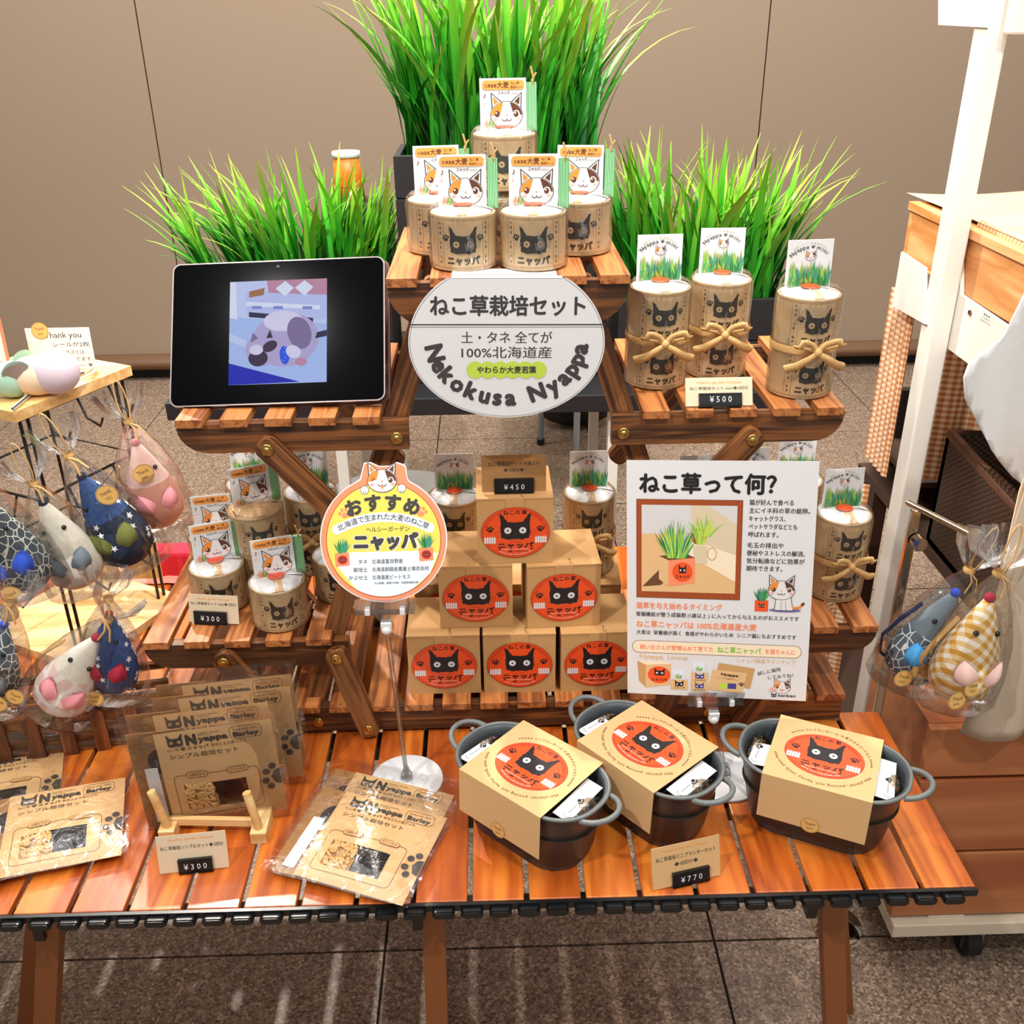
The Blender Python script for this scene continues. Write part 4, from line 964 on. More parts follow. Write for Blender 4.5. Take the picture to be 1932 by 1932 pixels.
# ================================================================== PLANTERS WITH KRAFT SLEEVES
PL_H = .088
def stad(w, l, r=None, n=14):
    """rounded-rectangle outline w (across) x l (long axis X)"""
    return rr_pts(-l/2, -w/2, l/2, w/2, w/2*.92, n)
def make_pot(label):
    t = thing('oval_planter', label, 'planter', group='oval planters with kraft sleeves')
    mb = MB(); rings = []
    for z, s in ((0, .80), (.004, .82), (.012, .83), (.013, .85), (PL_H-.004, .985), (PL_H, 1.0)): rings.append([(x*s, y*s, z) for x, y in stad(.098, .178)])
    inner = [[(x*s, y*s, z) for x, y in stad(.098, .178)] for z, s in ((PL_H, .97), (PL_H-.01, .955), (.05, .88))]
    allr = rings+inner; n = len(allr[0]); vs = [p for r in allr for p in r]
    fs = [(j*n+k, j*n+(k+1) % n, (j+1)*n+(k+1) % n, (j+1)*n+k) for j in range(len(allr)-1) for k in range(n)]
    split = (len(rings)-1)*n
    mb.add(vs, fs[:split], 'pot_metal', True); mb.add(vs, fs[split:], 'pot_in', True)
    mb.add(rings[0], [tuple(reversed(range(n)))], 'pot_metal'); mb.build('pot', t)
    ro = stad(.101, .181); mb = MB(); mb.tube([(x, y, PL_H) for x, y in ro]+[(ro[0][0], ro[0][1], PL_H)], .0022, 'pot_rim', 8); mb.build('rim', t)
    for s in (-1, 1):
        pts = [(s*(.086+.026*sin(pi*i/12)), -.025*cos(pi*i/12), PL_H-.004+.006*sin(pi*i/12)) for i in range(13)]
        MB().tube(pts, .0032, 'pot_rim', 8).build('handle', t)
    mb = MB().add([(x*.95, y*.95, .052) for x, y in stad(.098, .178)], [tuple(range(n))], 'soil'); mb.build('tray', t)
    # sleeve
    SW, SL = .1085, .114; zt = PL_H+.0035
    mb = MB().box((-SL/2, -SW/2, zt), (SL/2, SW/2, zt+.0007), 'kraft')
    for s, hh in ((-1, .056), (1, .056)):
        y = s*SW/2; y2 = s*(SW/2+.002)
        mb.add([(-SL/2, y, zt+.0006), (SL/2, y, zt+.0006), (SL/2, y2, zt-hh), (-SL/2, y2, zt-hh)], [(0, 1, 2, 3)], 'kraft')
        mb.add([(-SL/2, y-.0006*s, zt+.0006), (SL/2, y-.0006*s, zt+.0006), (SL/2, y2-.0006*s, zt-hh), (-SL/2, y2-.0006*s, zt-hh)], [(0, 1, 2, 3)], 'kraft')
    mb.build('kraft_sleeve', t)
    g = G(); sticker(g, 1.04)
    g.l(1); g.arc('ミニプランター・土・大麦のタネ・ピートモス', 0, 0, 47.5, 41.5, 122, 22, 4.2, 'p_brown', .005)
    g.arc('Mini planter, potting soil, barley seeds, peat moss', 0, 0, 51.5, 45.3, 340, 196, 4.2, 'p_brown', .01)
    for a0 in (126, 2):
        for i in range(5): a = rad(a0+i*4); g.ell(49.5*cos(a), 43.3*sin(a), 1.2, 1.2, 'p_brown', 4)
    g.build('sleeve_print', t, lambda x, y, z: (x, y, zt+.0008+z), key='sleeveprint')
    thank(t, TRS((0, -SW/2-.0024, zt-.050), 0, 0, 0), 10)
    # white leaflets at both ends
    for s in (-1, 1):
        mb = MB(); mb.box((-.010, -.034, 0), (.010, (.030 if s > 0 else .004), .0005), 'paper_white'); o = mb.build('leaflet', t); o.location = (s*.0655, 0, PL_H-.004); o.rotation_euler = (0, s*.12, .05*s)
        g = G(); paw(g, s*3, -2, 1.3, 'p_black', -pi/2*s); g.line([(s*3, -8), (s*3, -24)], .5, 'p_black'); g.line([(s*3-4, -26), (s*3, -30), (s*3+4, -28)], .5, 'p_black')
        g.build('leaflet_print', o, lambda x, y, z: (x, y, .0007+z))
        # crumpled clear bag of seeds / soil
        rr = random.Random(3)
        def bag(a, c, s=s):
            th_ = 2*pi*a; ph = pi*c; r = 1+.16*sin(5*th_+3*c)*sin(ph)
            return (s*.073+.010*r*cos(th_)*sin(ph), (.0 if s > 0 else .008)+.024*r*sin(th_)*sin(ph), PL_H-.016-.013*cos(ph))
        MB().grid(bag, 20, 10, 'foil_bag').build('inner_bag', t, label='clear bag of seeds' if s > 0 else 'clear bag of soil')
        mb = MB()
        for i in range(26):
            mb.T = TRS((s*.073+rr.uniform(-.006, .006), (.0 if s > 0 else .008)+rr.uniform(-.016, .016), PL_H-.012+rr.uniform(-.006, 0)), 0, rr.uniform(-.4, .4), rr.uniform(0, 3)); mb.sph((0, 0, 0), .0012, 'seed', 6, 4, sx=2.6)
        mb.build('seeds', t, kind='stuff')
    return t
film('foil_bag', .15, .75, 1.0, 60, .08, tint=(.75, .66, .52, 1))
def thank(par, mx, r=8.5, txt=('Thank', 'you'), m='p_sticker'):
    g = G(); g.ell(0, 0, r, r, m, 28); g.l(1).ering(0, 0, r*.93, r*.93, r*.03, 'p_brown', 24)
    g.text(txt[0], 0, r*.05, r*.42, 'p_brown', w=r*1.15, rot=.12); g.text(txt[1], 0, -r*.5, r*.36, 'p_brown', w=r*.62, rot=.12)
    o = g.build('round_sticker', par, key='thank%s%.1f' % (txt[0], r)); o.matrix_local = mx; return o
P1 = make_pot('dark oval planter with kraft sleeve, leftmost of three, seed bag showing at its right end')
zt = TZ+PL_H+.004
def potpose(tl, tr, br, bl_):
    c = [W(*q, Z=zt) for q in (tl, tr, br, bl_)]
    ctr = sum(c, V((0, 0, 0)))/4; d = ((c[1]-c[0])+(c[2]-c[3])).normalized()
    return (ctr.x, ctr.y, TZ), math.atan2(d.y, d.x)
l1, a1 = potpose((980, 1358), (1135, 1442), (1030, 1545), (868, 1448)); P1.location = l1; P1.rotation_euler = (0, 0, a1)
l2, a2 = potpose((1202, 1320), (1356, 1415), (1243, 1497), (1090, 1393)); dup(P1, 'dark oval planter with kraft sleeve, middle and rearmost of the three', l2, a2)
l3, a3 = potpose((1469, 1348), (1674, 1401), (1652, 1513), (1431, 1456)); dup(P1, 'dark oval planter with kraft sleeve, rightmost of three, near the table corner', l3, a3)

# ================================================================== SEED PACKETS
PW, PH_ = .165, .150      # film pouch
def packet_print(strip=True):
    g = G(); D = 'p_dcat'
    g.l(0); blackcat(g, -42, 49, .80, D, 'p_tan', D, L=0); g.l(0)
    g.text('N', -25, 43.5, 14, D, bold=.06, w=9.5); g.text('yappa', -1.5, 46, 7.2, D, w=31, bold=.06)
    g.text('Healthy Garden', -5, 55.6, 2.1, D, w=24); g.text('Nekokusa', -10, 53, 1.8, D, w=14)
    g.rrline(17, 43, 51, 59, 5, .5, 'p_brown'); g.text('Made with 100%', 34, 53.6, 2.8, 'p_brown', w=26); g.text('Barley', 34, 46, 6.2, D, w=27, bold=.05)
    g.text('ねこ草', -46, 37.5, 3.6, D, w=13); paw(g, -35, 39.3, .85, D); g.text('ニャッパ', -19, 37.2, 4.6, D, w=23, bold=.04); g.text('栽培土＆大麦のタネ', 14, 37.5, 4, 'p_brown', w=38)
    g.text('シンプル栽培セット', -14, 27.5, 6.2, D, w=74, bold=.01)
    g.rrline(-52, -51, 40, 5, 6, .6, 'p_brown')
    g.l(1).rrect(-38, 1, -14, 9, 4, 'p_brown'); g.rrect(6, 1, 30, 9, 4, 'p_brown'); g.l(2).rrect(-37.4, 1.6, -14.6, 8.4, 3.4, 'p_tan'); g.rrect(6.6, 1.6, 29.4, 8.4, 3.4, 'p_tan')
    g.l(3).text('大麦のタネ', -26, 3.6, 3.4, D, w=17); g.text('ピートモス', 18, 3.6, 3.4, D, w=17)
    g.l(1); pr = []
    for a, r_ in ((118, 13.5), (150, 14), (190, 14), (222, 13.5)): g.ell(63+r_*cos(rad(a))*1.25, -15+r_*sin(rad(a))*1.3, 4.1, 4.1, D, 18)
    g.poly([(62.5, -4), (56, -6), (52.5, -14), (56, -23), (62.5, -26)], D)
    return g
def make_packet(label, group):
    t = thing('seed_packet', label, 'seed packet', group=group)
    # everything drawn in the X-Z plane, front towards -Y, origin at the bottom middle
    MB().box((-.078, .0012, .004), (-.020, .0016, .132), 'kraft_dark').build('back_card', t)
    g = G(); g.rrline(-76, 112, -46, 118, 3, .5, 'p_brown'); g.text('土（パーライト）', -61, 113.4, 3, 'p_brown', w=25); g.l(1).ell(-47, 92, 14, 17, 'p_black', 30)
    for i in range(5): g.line([(-74+i*3, 5), (-70+i*3, 22)], .5, 'p_brown')
    g.build('back_card_print', t, base=-.0011)
    MB().box((-.066, -.001, .012), (-.052, .0002, .085), 'paper_white').build('seed_stick', t, label='white paper stick inside')
    mb = MB()
    def surf(a, c): return (-.048+.126*a, -.0015-.0035*sin(pi*a)*sin(pi*min(1, c*1.2))+.0045*a, .0035+.1265*c)
    # front card with a window cut out (frame of four strips)
    wx0, wx1, wz0, wz1 = .16, .70, .17, .44
    for (a0, a1, c0, c1) in ((0, 1, 0, wz0), (0, 1, wz1, 1), (0, wx0, wz0, wz1), (wx1, 1, wz0, wz1)):
        mb.grid(lambda a, c: surf(a0+(a1-a0)*a, c0+(c1-c0)*c), 8, 4, 'kraft')
    mb.build('kraft_card', t)
    MB().grid(lambda a, c: (surf(wx0+(wx1-wx0)*.5*a, wz0+(wz1-wz0)*c)[0], surf(wx0+(wx1-wx0)*.5*a, .3)[1]+.0012, surf(0, wz0+(wz1-wz0)*c)[2]), 3, 2, 'kraft_dark').build('window_left', t)
    MB().grid(lambda a, c: (surf(.40+(wx1-.40)*a, .3)[0], surf(.5, .3)[1]+.001+.0006*sin(9*a+5*c), surf(0, wz0+(wz1-wz0)*c)[2]), 8, 5, 'foil').build('foil_pouch', t, label='dark foil pouch in the window')
    rr = random.Random(11); mb = MB(); x0 = surf(wx0, 0)[0]; x1 = surf(.40, 0)[0]; z0 = surf(0, wz0)[2]; z1 = surf(0, wz1)[2]
    for i in range(150):
        mb.T = TRS((rr.uniform(x0+.001, x1), surf(.3, .3)[1]+.0005+rr.uniform(-.0007, .0004), rr.uniform(z0+.001, z1-.001)), 0, rr.uniform(.3, 1.3), 0); mb.sph((0, 0, 0), .0015, 'seed', 6, 4, sx=2.3)
    mb.build('seeds', t, kind='stuff')
    g = packet_print()
    g.build('packet_print', t, lambda x, y, z: ((x+.015), surf(min(1, max(0, (x+.015+.048)/.126)), min(1, (y+.064)/.1265))[1]-.0006-z, y+.0675), cut=(-.07, .07, .01), key='packprint')
    # film pouch, front and back
    rr = random.Random(4)
    def fpt(sgn):
        def f(a, c):
            ed = min(a, 1-a)*min(1, 1.0)*2; th_ = .0062*min(1, 4*min(a, 1-a))*min(1, 5*c)*max(0, 1-max(0, c-.85)*6)
            return (-.086+.172*a, -.0012+sgn*-(th_+.0002)-.0008+.0008*sin(11*a+7*c)*min(1, 6*min(a, 1-a)), -.001+.152*c)
        return f
    mb = MB().grid(fpt(1), 14, 12, 'film_flat').grid(fpt(-.6), 6, 6, 'film_flat'); mb.build('film_pouch', t)
    return t
GR, GC1, GL = 'seed packets standing in the wooden rack', 'seed packets lying in the middle of the table', 'seed packets lying at the left table edge'
def flatpose(bl_, br_, tl_, z, lift=.0):
    p0, p1, p2 = W(*bl_, Z=z), W(*br_, Z=z), W(*tl_, Z=z)
    x = (p1-p0).normalized(); zz = (p2-p0)+V((0, 0, lift)); zz = (zz-x*zz.dot(x)).normalized(); y = zz.cross(x)
    o = p0+x*.086
    return Matrix(((x.x, y.x, zz.x, o.x), (x.y, y.y, zz.y, o.y), (x.z, y.z, zz.z, o.z), (0, 0, 0, 1)))
K1 = make_packet('upper seed packet of the pair lying mid-table, seeds and foil in its window', GC1)
K1.matrix_world = flatpose((490, 1640), (762, 1712), (585, 1470), TZ+.011, .004)
dup(K1, 'lower seed packet of the middle pair, sticking out above the top one', mx=flatpose((520, 1592), (790, 1655), (600, 1420), TZ+.0045), group=GC1)
dup(K1, 'front seed packet lying at the left table edge, seeds in its window', mx=flatpose((-85, 1682), (238, 1612), (-82, 1510), TZ+.011, .003), group=GL)
dup(K1, 'rear seed packet at the left table edge, mostly covered by the front one', mx=flatpose((-190, 1600), (120, 1530), (-180, 1450), TZ+.0045), group=GL)
# wooden rack
pr0 = W(322, 1575, Z=TZ); pr1 = W(493, 1578, Z=TZ)
t = thing('packet_rack', 'small light-wood peg rack holding upright seed packets on the table', 'rack', (0, 0, 0))
ra = math.atan2(pr1.y-pr0.y, pr1.x-pr0.x)
for p in (pr0, pr1):
    mb = MB(); mb.T = TRS((p.x, p.y, TZ), 0, 0, ra+.08)
    mb.box((-.009, -.012, 0), (.009, .135, .016), 'wood_light', .0008); mb.build('foot', t)
    mb = MB(); mb.T = TRS((p.x, p.y, TZ), 0, 0, ra+.08); mb.tube([(0, -.003, .014), (-.012 if p is pr0 else -.009, .003, .062)], .0048, 'wood_light', 12); mb.build('front_peg', t)
    mb = MB(); mb.T = TRS((p.x, p.y, TZ), 0, 0, ra+.08); mb.tube([(0, .118, .014), (0, .150, .085)], .0048, 'wood_light', 12); mb.build('back_peg', t)
mb = MB(); mid = (pr0+pr1)/2; mb.T = TRS((mid.x, mid.y, TZ), 0, 0, ra); hl = (pr1-pr0).length/2
mb.box((-hl, .004, .010), (hl, .010, .020), 'wood_light', .0006); mb.build('front_bar', t)
mb = MB(); mb.T = TRS((mid.x, mid.y, TZ), 0, 0, ra); mb.box((-hl, .095, .004), (hl, .107, .014), 'wood_light', .0006); mb.build('back_bar', t)
for i, (l, dx, dy, dz, rot, tl) in enumerate((('front upright packet in the wooden rack, its printing in full view', -.001, .020, .001, .10, .05), ('second upright packet from the front in the wooden rack', -.010, .047, .003, .08, .07),
        ('third upright packet from the front in the wooden rack, its card reaching farther right', +.010, .076, .003, .07, .07), ('rearmost upright packet in the wooden rack', +.008, .100, .004, .06, .06))):
    dup(K1, l, mx=TRS((mid.x+dx, mid.y+dy, TZ+dz), -tl, -.04, rot), group=GR)
# ================================================================== FABRIC TOY MICE IN CELLOPHANE BAGS
def gingham(name, c0, c1, c2, scale, ua=(1, 1, 0), va=(0, 0, 1), rough=.85):
    m, nt, b = nt_new(name); tc = N(nt, 'ShaderNodeTexCoord')
    def band(ax):
        d = N(nt, 'ShaderNodeVectorMath', operation='DOT_PRODUCT'); d.inputs[1].default_value = tuple(a*scale for a in ax); nt.links.new(tc.outputs['Object'], d.inputs[0])
        f = N(nt, 'ShaderNodeMath', operation='FRACT'); nt.links.new(d.outputs['Value'], f.inputs[0])
        g_ = N(nt, 'ShaderNodeMath', operation='GREATER_THAN'); g_.inputs[1].default_value = .5; nt.links.new(f.outputs[0], g_.inputs[0]); return g_
    a = N(nt, 'ShaderNodeMath', operation='ADD'); nt.links.new(band(ua).outputs[0], a.inputs[0]); nt.links.new(band(va).outputs[0], a.inputs[1])
    h = N(nt, 'ShaderNodeMath', operation='MULTIPLY'); h.inputs[1].default_value = .5; nt.links.new(a.outputs[0], h.inputs[0])
    cr = N(nt, 'ShaderNodeValToRGB'); cr.color_ramp.interpolation = 'CONSTANT'; e = cr.color_ramp.elements
    e[0].position = 0; e[0].color = hexc(c0); e[1].position = .75; e[1].color = hexc(c2); x = e.new(.25); x.color = hexc(c1)
    nt.links.new(h.outputs[0], cr.inputs[0]); nt.links.new(cr.outputs[0], b.inputs['Base Color']); b.inputs['Roughness'].default_value = rough
    b.inputs['Sheen Weight'].default_value = .15
    return m
def scribble(name, base, line, scale, thr=.04):
    m, nt, b = nt_new(name); tc = N(nt, 'ShaderNodeTexCoord'); vo = N(nt, 'ShaderNodeTexVoronoi', i_Scale=float(scale), feature='DISTANCE_TO_EDGE'); nt.links.new(tc.outputs['Object'], vo.inputs['Vector'])
    lt = N(nt, 'ShaderNodeMath', operation='LESS_THAN'); lt.inputs[1].default_value = thr; nt.links.new(vo.outputs['Distance'], lt.inputs[0])
    mx = N(nt, 'ShaderNodeMix', data_type='RGBA'); mx.inputs[6].default_value = hexc(base); mx.inputs[7].default_value = hexc(line)
    nt.links.new(lt.outputs[0], mx.inputs[0]); nt.links.new(mx.outputs[2], b.inputs['Base Color']); b.inputs['Roughness'].default_value = .85
    return m
gingham('gingham_orange', '#f3ddc0', '#dca574', '#b9713c', 95)
gingham('gingham_top', '#f3e6d2', '#e2c29a', '#c89a68', 95, (1, 0, 0), (0, 1, 0))
gingham('gingham_yellow', '#f3ecdc', '#e6c486', '#cf962f', 110, (.7, .7, .7), (-.7, -.7, .7))
scribble('grey_scribble', '#596873', '#e9eef0', 85); scribble('dark_scribble', '#3c424a', '#c9cdbd', 110, .05); scribble('pink_cloth', '#e8c9c0', '#f5ece6', 50, .1)
mat('denim', '#2f4f86', .85, var=.25, bscale=260); mat('denim_dark', '#1f2c44', .85, var=.2, bscale=260); mat('grey_cloth', '#6f7d86', .85); mat('cream_cloth', '#e6e0cf', .85, var=.06, bscale=200)
mat('pink_felt', '#e0939a', .9); mat('pale_pink', '#e9c4b8', .9); mat('red_felt', '#a3203a', .9); mat('blue_felt', '#2b52c4', .9); mat('sky_felt', '#4aa6e6', .9); mat('olive_felt', '#6d7436', .9)
mat('salmon_cloth', '#d99a84', .9); mat('navy_tape', '#232b52', .8); mat('eye_black', '#070707', .15); mat('star_white', '#eef0f2', .7); mat('mint_cloth', '#a8cdb8', .9, bump=.3, bscale=600); mat('lilac_cloth', '#d5c4cd', .9, bump=.3, bscale=600)
mat('taupe_cloth', '#a08f86', .9); mat('peach_cloth', '#ecd0b0', .9)
MPROF = [(.0001, 0), (.018, .001), (.029, .012), (.0315, .026), (.030, .042), (.0245, .060), (.018, .076), (.0115, .092), (.0055, .105), (.0001, .109)]
def mrad(z):
    for (r0, z0), (r1, z1) in zip(MPROF, MPROF[1:]):
        if z0 <= z <= z1: return r0+(r1-r0)*(z-z0)/(z1-z0)
    return .001
def make_mouse(label, mx, body, head, ear, nose, tail, stars=False, s=1.0, group=None):
    t = thing('toy_mouse', label, 'toy mouse', mx=mx @ Matrix.Scale(s, 4), group=group)
    split = 5
    MB().lathe(MPROF[:split+1], body, 24, sy=.85).build('body', t)
    MB().lathe(MPROF[split:], head, 24, sy=.85).build('head', t)
    MB().sph((0, 0, .109), .0052, nose, 10, 6).build('nose', t)
    for sg in (-1, 1):
        e = MB(); e.T = TRS((sg*.017, -.018, .050), .15, sg*.35, sg*.35)
        e.grid(lambda a, c: (.0112*sin(pi*c)**.8*(2*a-1), -.003-.006*sin(pi*c)-.003*cos(pi*(2*a-1))*sin(pi*c), -.036*c+.004), 6, 8, ear)
        e.grid(lambda a, c: (.0112*sin(pi*c)**.8*(2*a-1), -.0015-.004*sin(pi*c)-.003*cos(pi*(2*a-1))*sin(pi*c), -.036*c+.004), 6, 8, ear)
        e.build('ear', t)
        q = MB(); zz = .078; q.sph((sg*mrad(zz)*.62, -mrad(zz)*.72, zz), .0028, 'eye_black', 10, 6); q.build('eye', t)
    q = MB(); pts = [(-.012, .012, .004), (-.030, .016, .012), (-.040, .010, .035), (-.036, .002, .062), (-.026, -.002, .088)]
    q.tube(pts, .0035, tail, 6, flat=.35); q.build('tail', t)
    if stars:
        rr = random.Random(9); q = MB()
        for i in range(48):
            z = rr.uniform(.010, .096); a = rr.uniform(0, 2*pi); r = mrad(z); n = V((cos(a), sin(a)*.85, 0)); p = V((cos(a)*r, sin(a)*r*.85, z))
            sl_ = (mrad(min(.108, z+.004))-mrad(max(0, z-.004)))/.008; nn = V((cos(a), sin(a)/.85, -sl_)).normalized()
            u_ = nn.cross(V((0, 0, 1))).normalized(); w_ = nn.cross(u_); R_ = .0042; ro = rr.uniform(0, 6)
            pts = [p+nn*.0013+(u_*cos(ro+pi*k/5)+w_*sin(ro+pi*k/5))*(R_ if k % 2 == 0 else R_*.42) for k in range(10)]
            q.add([p+nn*.0014]+pts, [(0, 1+k, 1+(k+1) % 10) for k in range(10)], 'star_white')
        q.build('stars', t, kind='stuff')
    return t
def make_bag(label, mx, h=.150, w=.043, sticks=1, s=1.0, flare=.028, seed=1, group=None, loop=False):
    t = thing('cellophane_bag', label, 'bag', mx=mx @ Matrix.Scale(s, 4), group=group)
    r = random.Random(seed); n = 40; fold = [r.uniform(-1, 1) for _ in range(n)]
    prof = [(.002, -.001), (w*.85, -.001), (w, .006), (w*1.02, h*.25), (w*.92, h*.48), (w*.66, h*.72), (w*.34, h*.9), (.0045, h), (.010, h+.008), (flare*.8, h+.022), (flare, h+.040)]
    mb = MB().lathe(prof, 'film_bag', n, sy=.62, wob=lambda j, k, nn: 1+(.0 if j < 1 else (.05 if j < 7 else .35 if j > 7 else .1))*(fold[k]+.5*fold[(k*2+j) % n])*.6)
    mb.build('film', t)
    q = MB().lathe([(.0052, h-.003), (.0062, h), (.0052, h+.003)], 'raffia', 12); q.tube([(0, -.005, h), (.004, -.009, h-.008), (.003, -.010, h-.022)], .0017, 'raffia', 5, flat=.4); q.tube([(0, -.005, h), (.008, -.008, h-.005), (.014, -.008, h-.018)], .0017, 'raffia', 5, flat=.4)
    q.build('raffia_tie', t)
    if loop: MB().tube([(0, -.003, h)]+[(.006*sin(2*pi*i/12), -.004, h+.028-.026*cos(2*pi*i/12)) for i in range(13)]+[(0, -.003, h)], .0009, 'raffia', 5).build('hanging_loop', t)
    pos = [(0, 0)] if sticks == 1 else [(-.008, .012), (-.020, -.003)]
    for (x, z), tx in zip(pos[:sticks], (('THANK', 'YOU'), ('Thank', 'you'))):
        thank(t, TRS((x+.003, -.028, .016+z+(.01 if sticks > 1 else 0)), -.1, 0, .1), 10, tx)
    return t
def up(loc, rx=0, ry=0, rz=0): return TRS(loc, rx, ry, rz)
# --- left wire rack, rotated 40 deg
t = thing('wire_rack', 'black wire hook rack with light wooden top board at the left edge', 'rack', (0, 0, 0))
C0 = V((-.575, 1.165, 0)); zt_ = .905
a_ = W(26, 778, Z=zt_); b1_ = W(247, 690, Z=zt_); c1_ = W(186, 676, Z=zt_); d1_ = W(-160, 764, Z=zt_)
uu = (b1_-a_); u1 = uu.normalized(); L1 = uu.length; w1 = V((-u1.y, u1.x, 0)); 
def RP(a, b, z): return a_*1+u1*a+w1*b+V((0, 0, z-zt_))
BW = .19
mb = MB(); mb.prism([((RP(a, b, zt_)).x, (RP(a, b, zt_)).y) for a, b in ((0, 0), (L1, 0), (L1+.0, BW), (0, BW))], zt_-.014, zt_, 'wood_light', plane='XY'); mb.build('top_board', t)
mb = MB(); mb.prism([((RP(a, b, zt_)).x, (RP(a, b, zt_)).y) for a, b in ((-.01, -.02), (L1+.0, -.02), (L1+.0, BW), (-.01, BW))], TZ, TZ+.012, 'wood_light', plane='XY'); mb.build('base_board', t)
for a, b in ((.012, .01), (.024, .01), (L1-.012, .01), (L1-.024, .01), (.012, BW-.012), (L1-.012, BW-.012)):
    MB().tube([RP(a, b, TZ+.01), RP(a, b, zt_-.016)], .0024, 'black_wire', 7).build('wire_post', t)
for z in (zt_-.017, zt_-.13, zt_-.25):
    MB().tube([RP(.012, .01, z), RP(L1-.012, .01, z), RP(L1-.012, BW-.012, z), RP(.012, BW-.012, z), RP(.012, .01, z)], .002, 'black_wire', 7).build('wire_hoop', t)
hk = []
for z in (zt_-.017, zt_-.13, zt_-.25):
    for a in ((.05, .105, .16, .21) if z > .8 else (.06, .14, .2)):
        if a > L1-.005: continue
        p = RP(a, .01, z); o1 = -w1
        MB().tube([p, p+o1*.012+V((0, 0, -.028)), p+o1*.034+V((0, 0, -.036)), p+o1*.042+V((0, 0, -.022))], .0018, 'black_wire', 6).build('hook', t); hk.append(p+o1*.035)
    for b in (.05, .11, .16):
        p = RP(.01, b, z)
        MB().tube([p, p-u1*.012+V((0, 0, -.028)), p-u1*.034+V((0, 0, -.036)), p-u1*.042+V((0, 0, -.022))], .0018, 'black_wire', 6).build('hook', t)
GM, GBG = 'toy mice in bags on the wire rack', 'cellophane bags on the wire rack'
HB = {}
def hang(uv, Y, ml, bl_, args, rx=0, ry=0, rz=0, bag={}, ms=1.0, bs=1.0):
    """uv = pixel of the bag's bottom middle"""
    p = W(*uv, Y=Y); M_ = up(p, rx, ry, rz)
    make_mouse(ml, M_ @ Matrix.Translation((0, 0, .012)), *args, s=ms, group=None)
    HB[ml] = make_bag(bl_, M_, s=bs, **bag)
hang((262, 1068), 1.20, 'dark blue denim toy mouse with white stars and olive ears, in a hanging bag', 'hanging cellophane bag with the olive-eared star mouse', ('denim_dark', 'denim', 'olive_felt', 'denim_dark', 'raffia', True), 0, -.32, .2, dict(sticks=0, seed=2, loop=True), 1.25, 1.2)
hang((312, 1000), 1.25, 'pink toy mouse with drooping pink ears, in the rearmost hanging bag', 'rearmost hanging cellophane bag, with the pink mouse', ('salmon_cloth', 'pale_pink', 'pink_felt', 'pink_felt', 'raffia'), 0, -.12, .5, dict(sticks=0, seed=3, loop=True), 1.15, 1.12)
hang((165, 1112), 1.16, 'pale patterned toy mouse with navy zigzag tail, in a hanging bag', 'hanging cellophane bag with the pale patterned mouse', ('cream_cloth', 'cream_cloth', 'grey_cloth', 'navy_tape', 'navy_tape'), 0, -.20, .3, dict(sticks=0, seed=4, loop=True), 1.15, 1.1)
hang((70, 1120), 1.10, 'dark scribble-print toy mouse with bright blue ears, in a hanging bag at the left', 'hanging cellophane bag with the blue-eared dark mouse', ('dark_scribble', 'dark_scribble', 'blue_felt', 'navy_tape', 'raffia'), 0, -.22, .1, dict(sticks=0, seed=5, loop=True), 1.15, 1.15)
def stick(key, uv, ly, txt, r=10, lbl=None):
    """round sticker lying on the front of a bag or card (a part of it), where the photo shows it"""
    b_ = key if not isinstance(key, str) else [o for k, o in HB.items() if key in k][0]
    Mi = b_.matrix_basis.inverted(); o_ = Mi @ V((0, 0, CAM_H)); p_ = Mi @ W(*uv, Y=1.0); d_ = p_-o_
    q_ = o_+d_*((ly-o_.y)/d_.y); sc_ = b_.matrix_basis.to_scale().x
    o = thank(b_, Matrix.Translation(q_) @ Matrix.Scale(1/sc_, 4), r, txt)
    if lbl: o['label'] = lbl
stick('olive ears', (202, 934), -.024, ('THANK', 'YOU'), 14, 'gold THANK YOU sticker')
stick('drooping pink ears', (271, 894), -.022, ('Thank', 'you'), 14, 'gold sunburst sticker')
stick('bright blue ears', (22, 1125), -.029, ('Thank', 'you'), 14, 'gold Thank sticker')
stick('bright blue ears', (14, 1155), -.028, ('Thank', 'you'), 14, 'lower gold sticker')
# --- picket basket with bags
t = thing('picket_basket', 'low brown picket-fence basket holding bagged toy mice', 'basket', (0, 0, 0))
f0 = W(-70, 1452, Z=TZ); f1 = W(262, 1405, Z=TZ); fu = (f1-f0).normalized(); FL = (f1-f0).length; fw_ = V((-fu.y, fu.x, 0))
def FP(a, b, z): return f0+fu*a+fw_*b+V((0, 0, z))
def pbox(mb, a0, a1, b0, b1, z0, z1, m):
    vs = [FP(a, b, z) for z in (z0, z1) for a, b in ((a0, b0), (a1, b0), (a1, b1), (a0, b1))]
    mb.add(vs, [(0, 3, 2, 1), (4, 5, 6, 7), (0, 1, 5, 4), (1, 2, 6, 5), (2, 3, 7, 6), (3, 0, 4, 7)], m)
for z in (.014, .043):
    for b0 in (.005, .10):
        q = MB(); pbox(q, 0, FL+.03, b0, b0+.006, z, z+.010, 'wood_dark_x'); q.build('fence_rail', t)
for i in range(7):
    a = .012+i*.0385
    if a > FL+.03: break
    for b0 in ((-.002, .0045), ):
        w = .0085; q = MB(); o = []
        for b in b0:
            for da, z in ((-w, .0), (w, .0), (w, .058), (0, .066), (-w, .058)): o.append(FP(a+da, b, z))
        q.add(o, [(0, 1, 2, 3, 4), (9, 8, 7, 6, 5), (0, 5, 6, 1), (1, 6, 7, 2), (2, 7, 8, 3), (3, 8, 9, 4), (4, 9, 5, 0)], 'wood_picket'); q.build('picket', t)
q = MB(); pbox(q, 0, FL+.03, .004, .108, .001, .006, 'wood_dark_x'); q.build('floor_board', t)
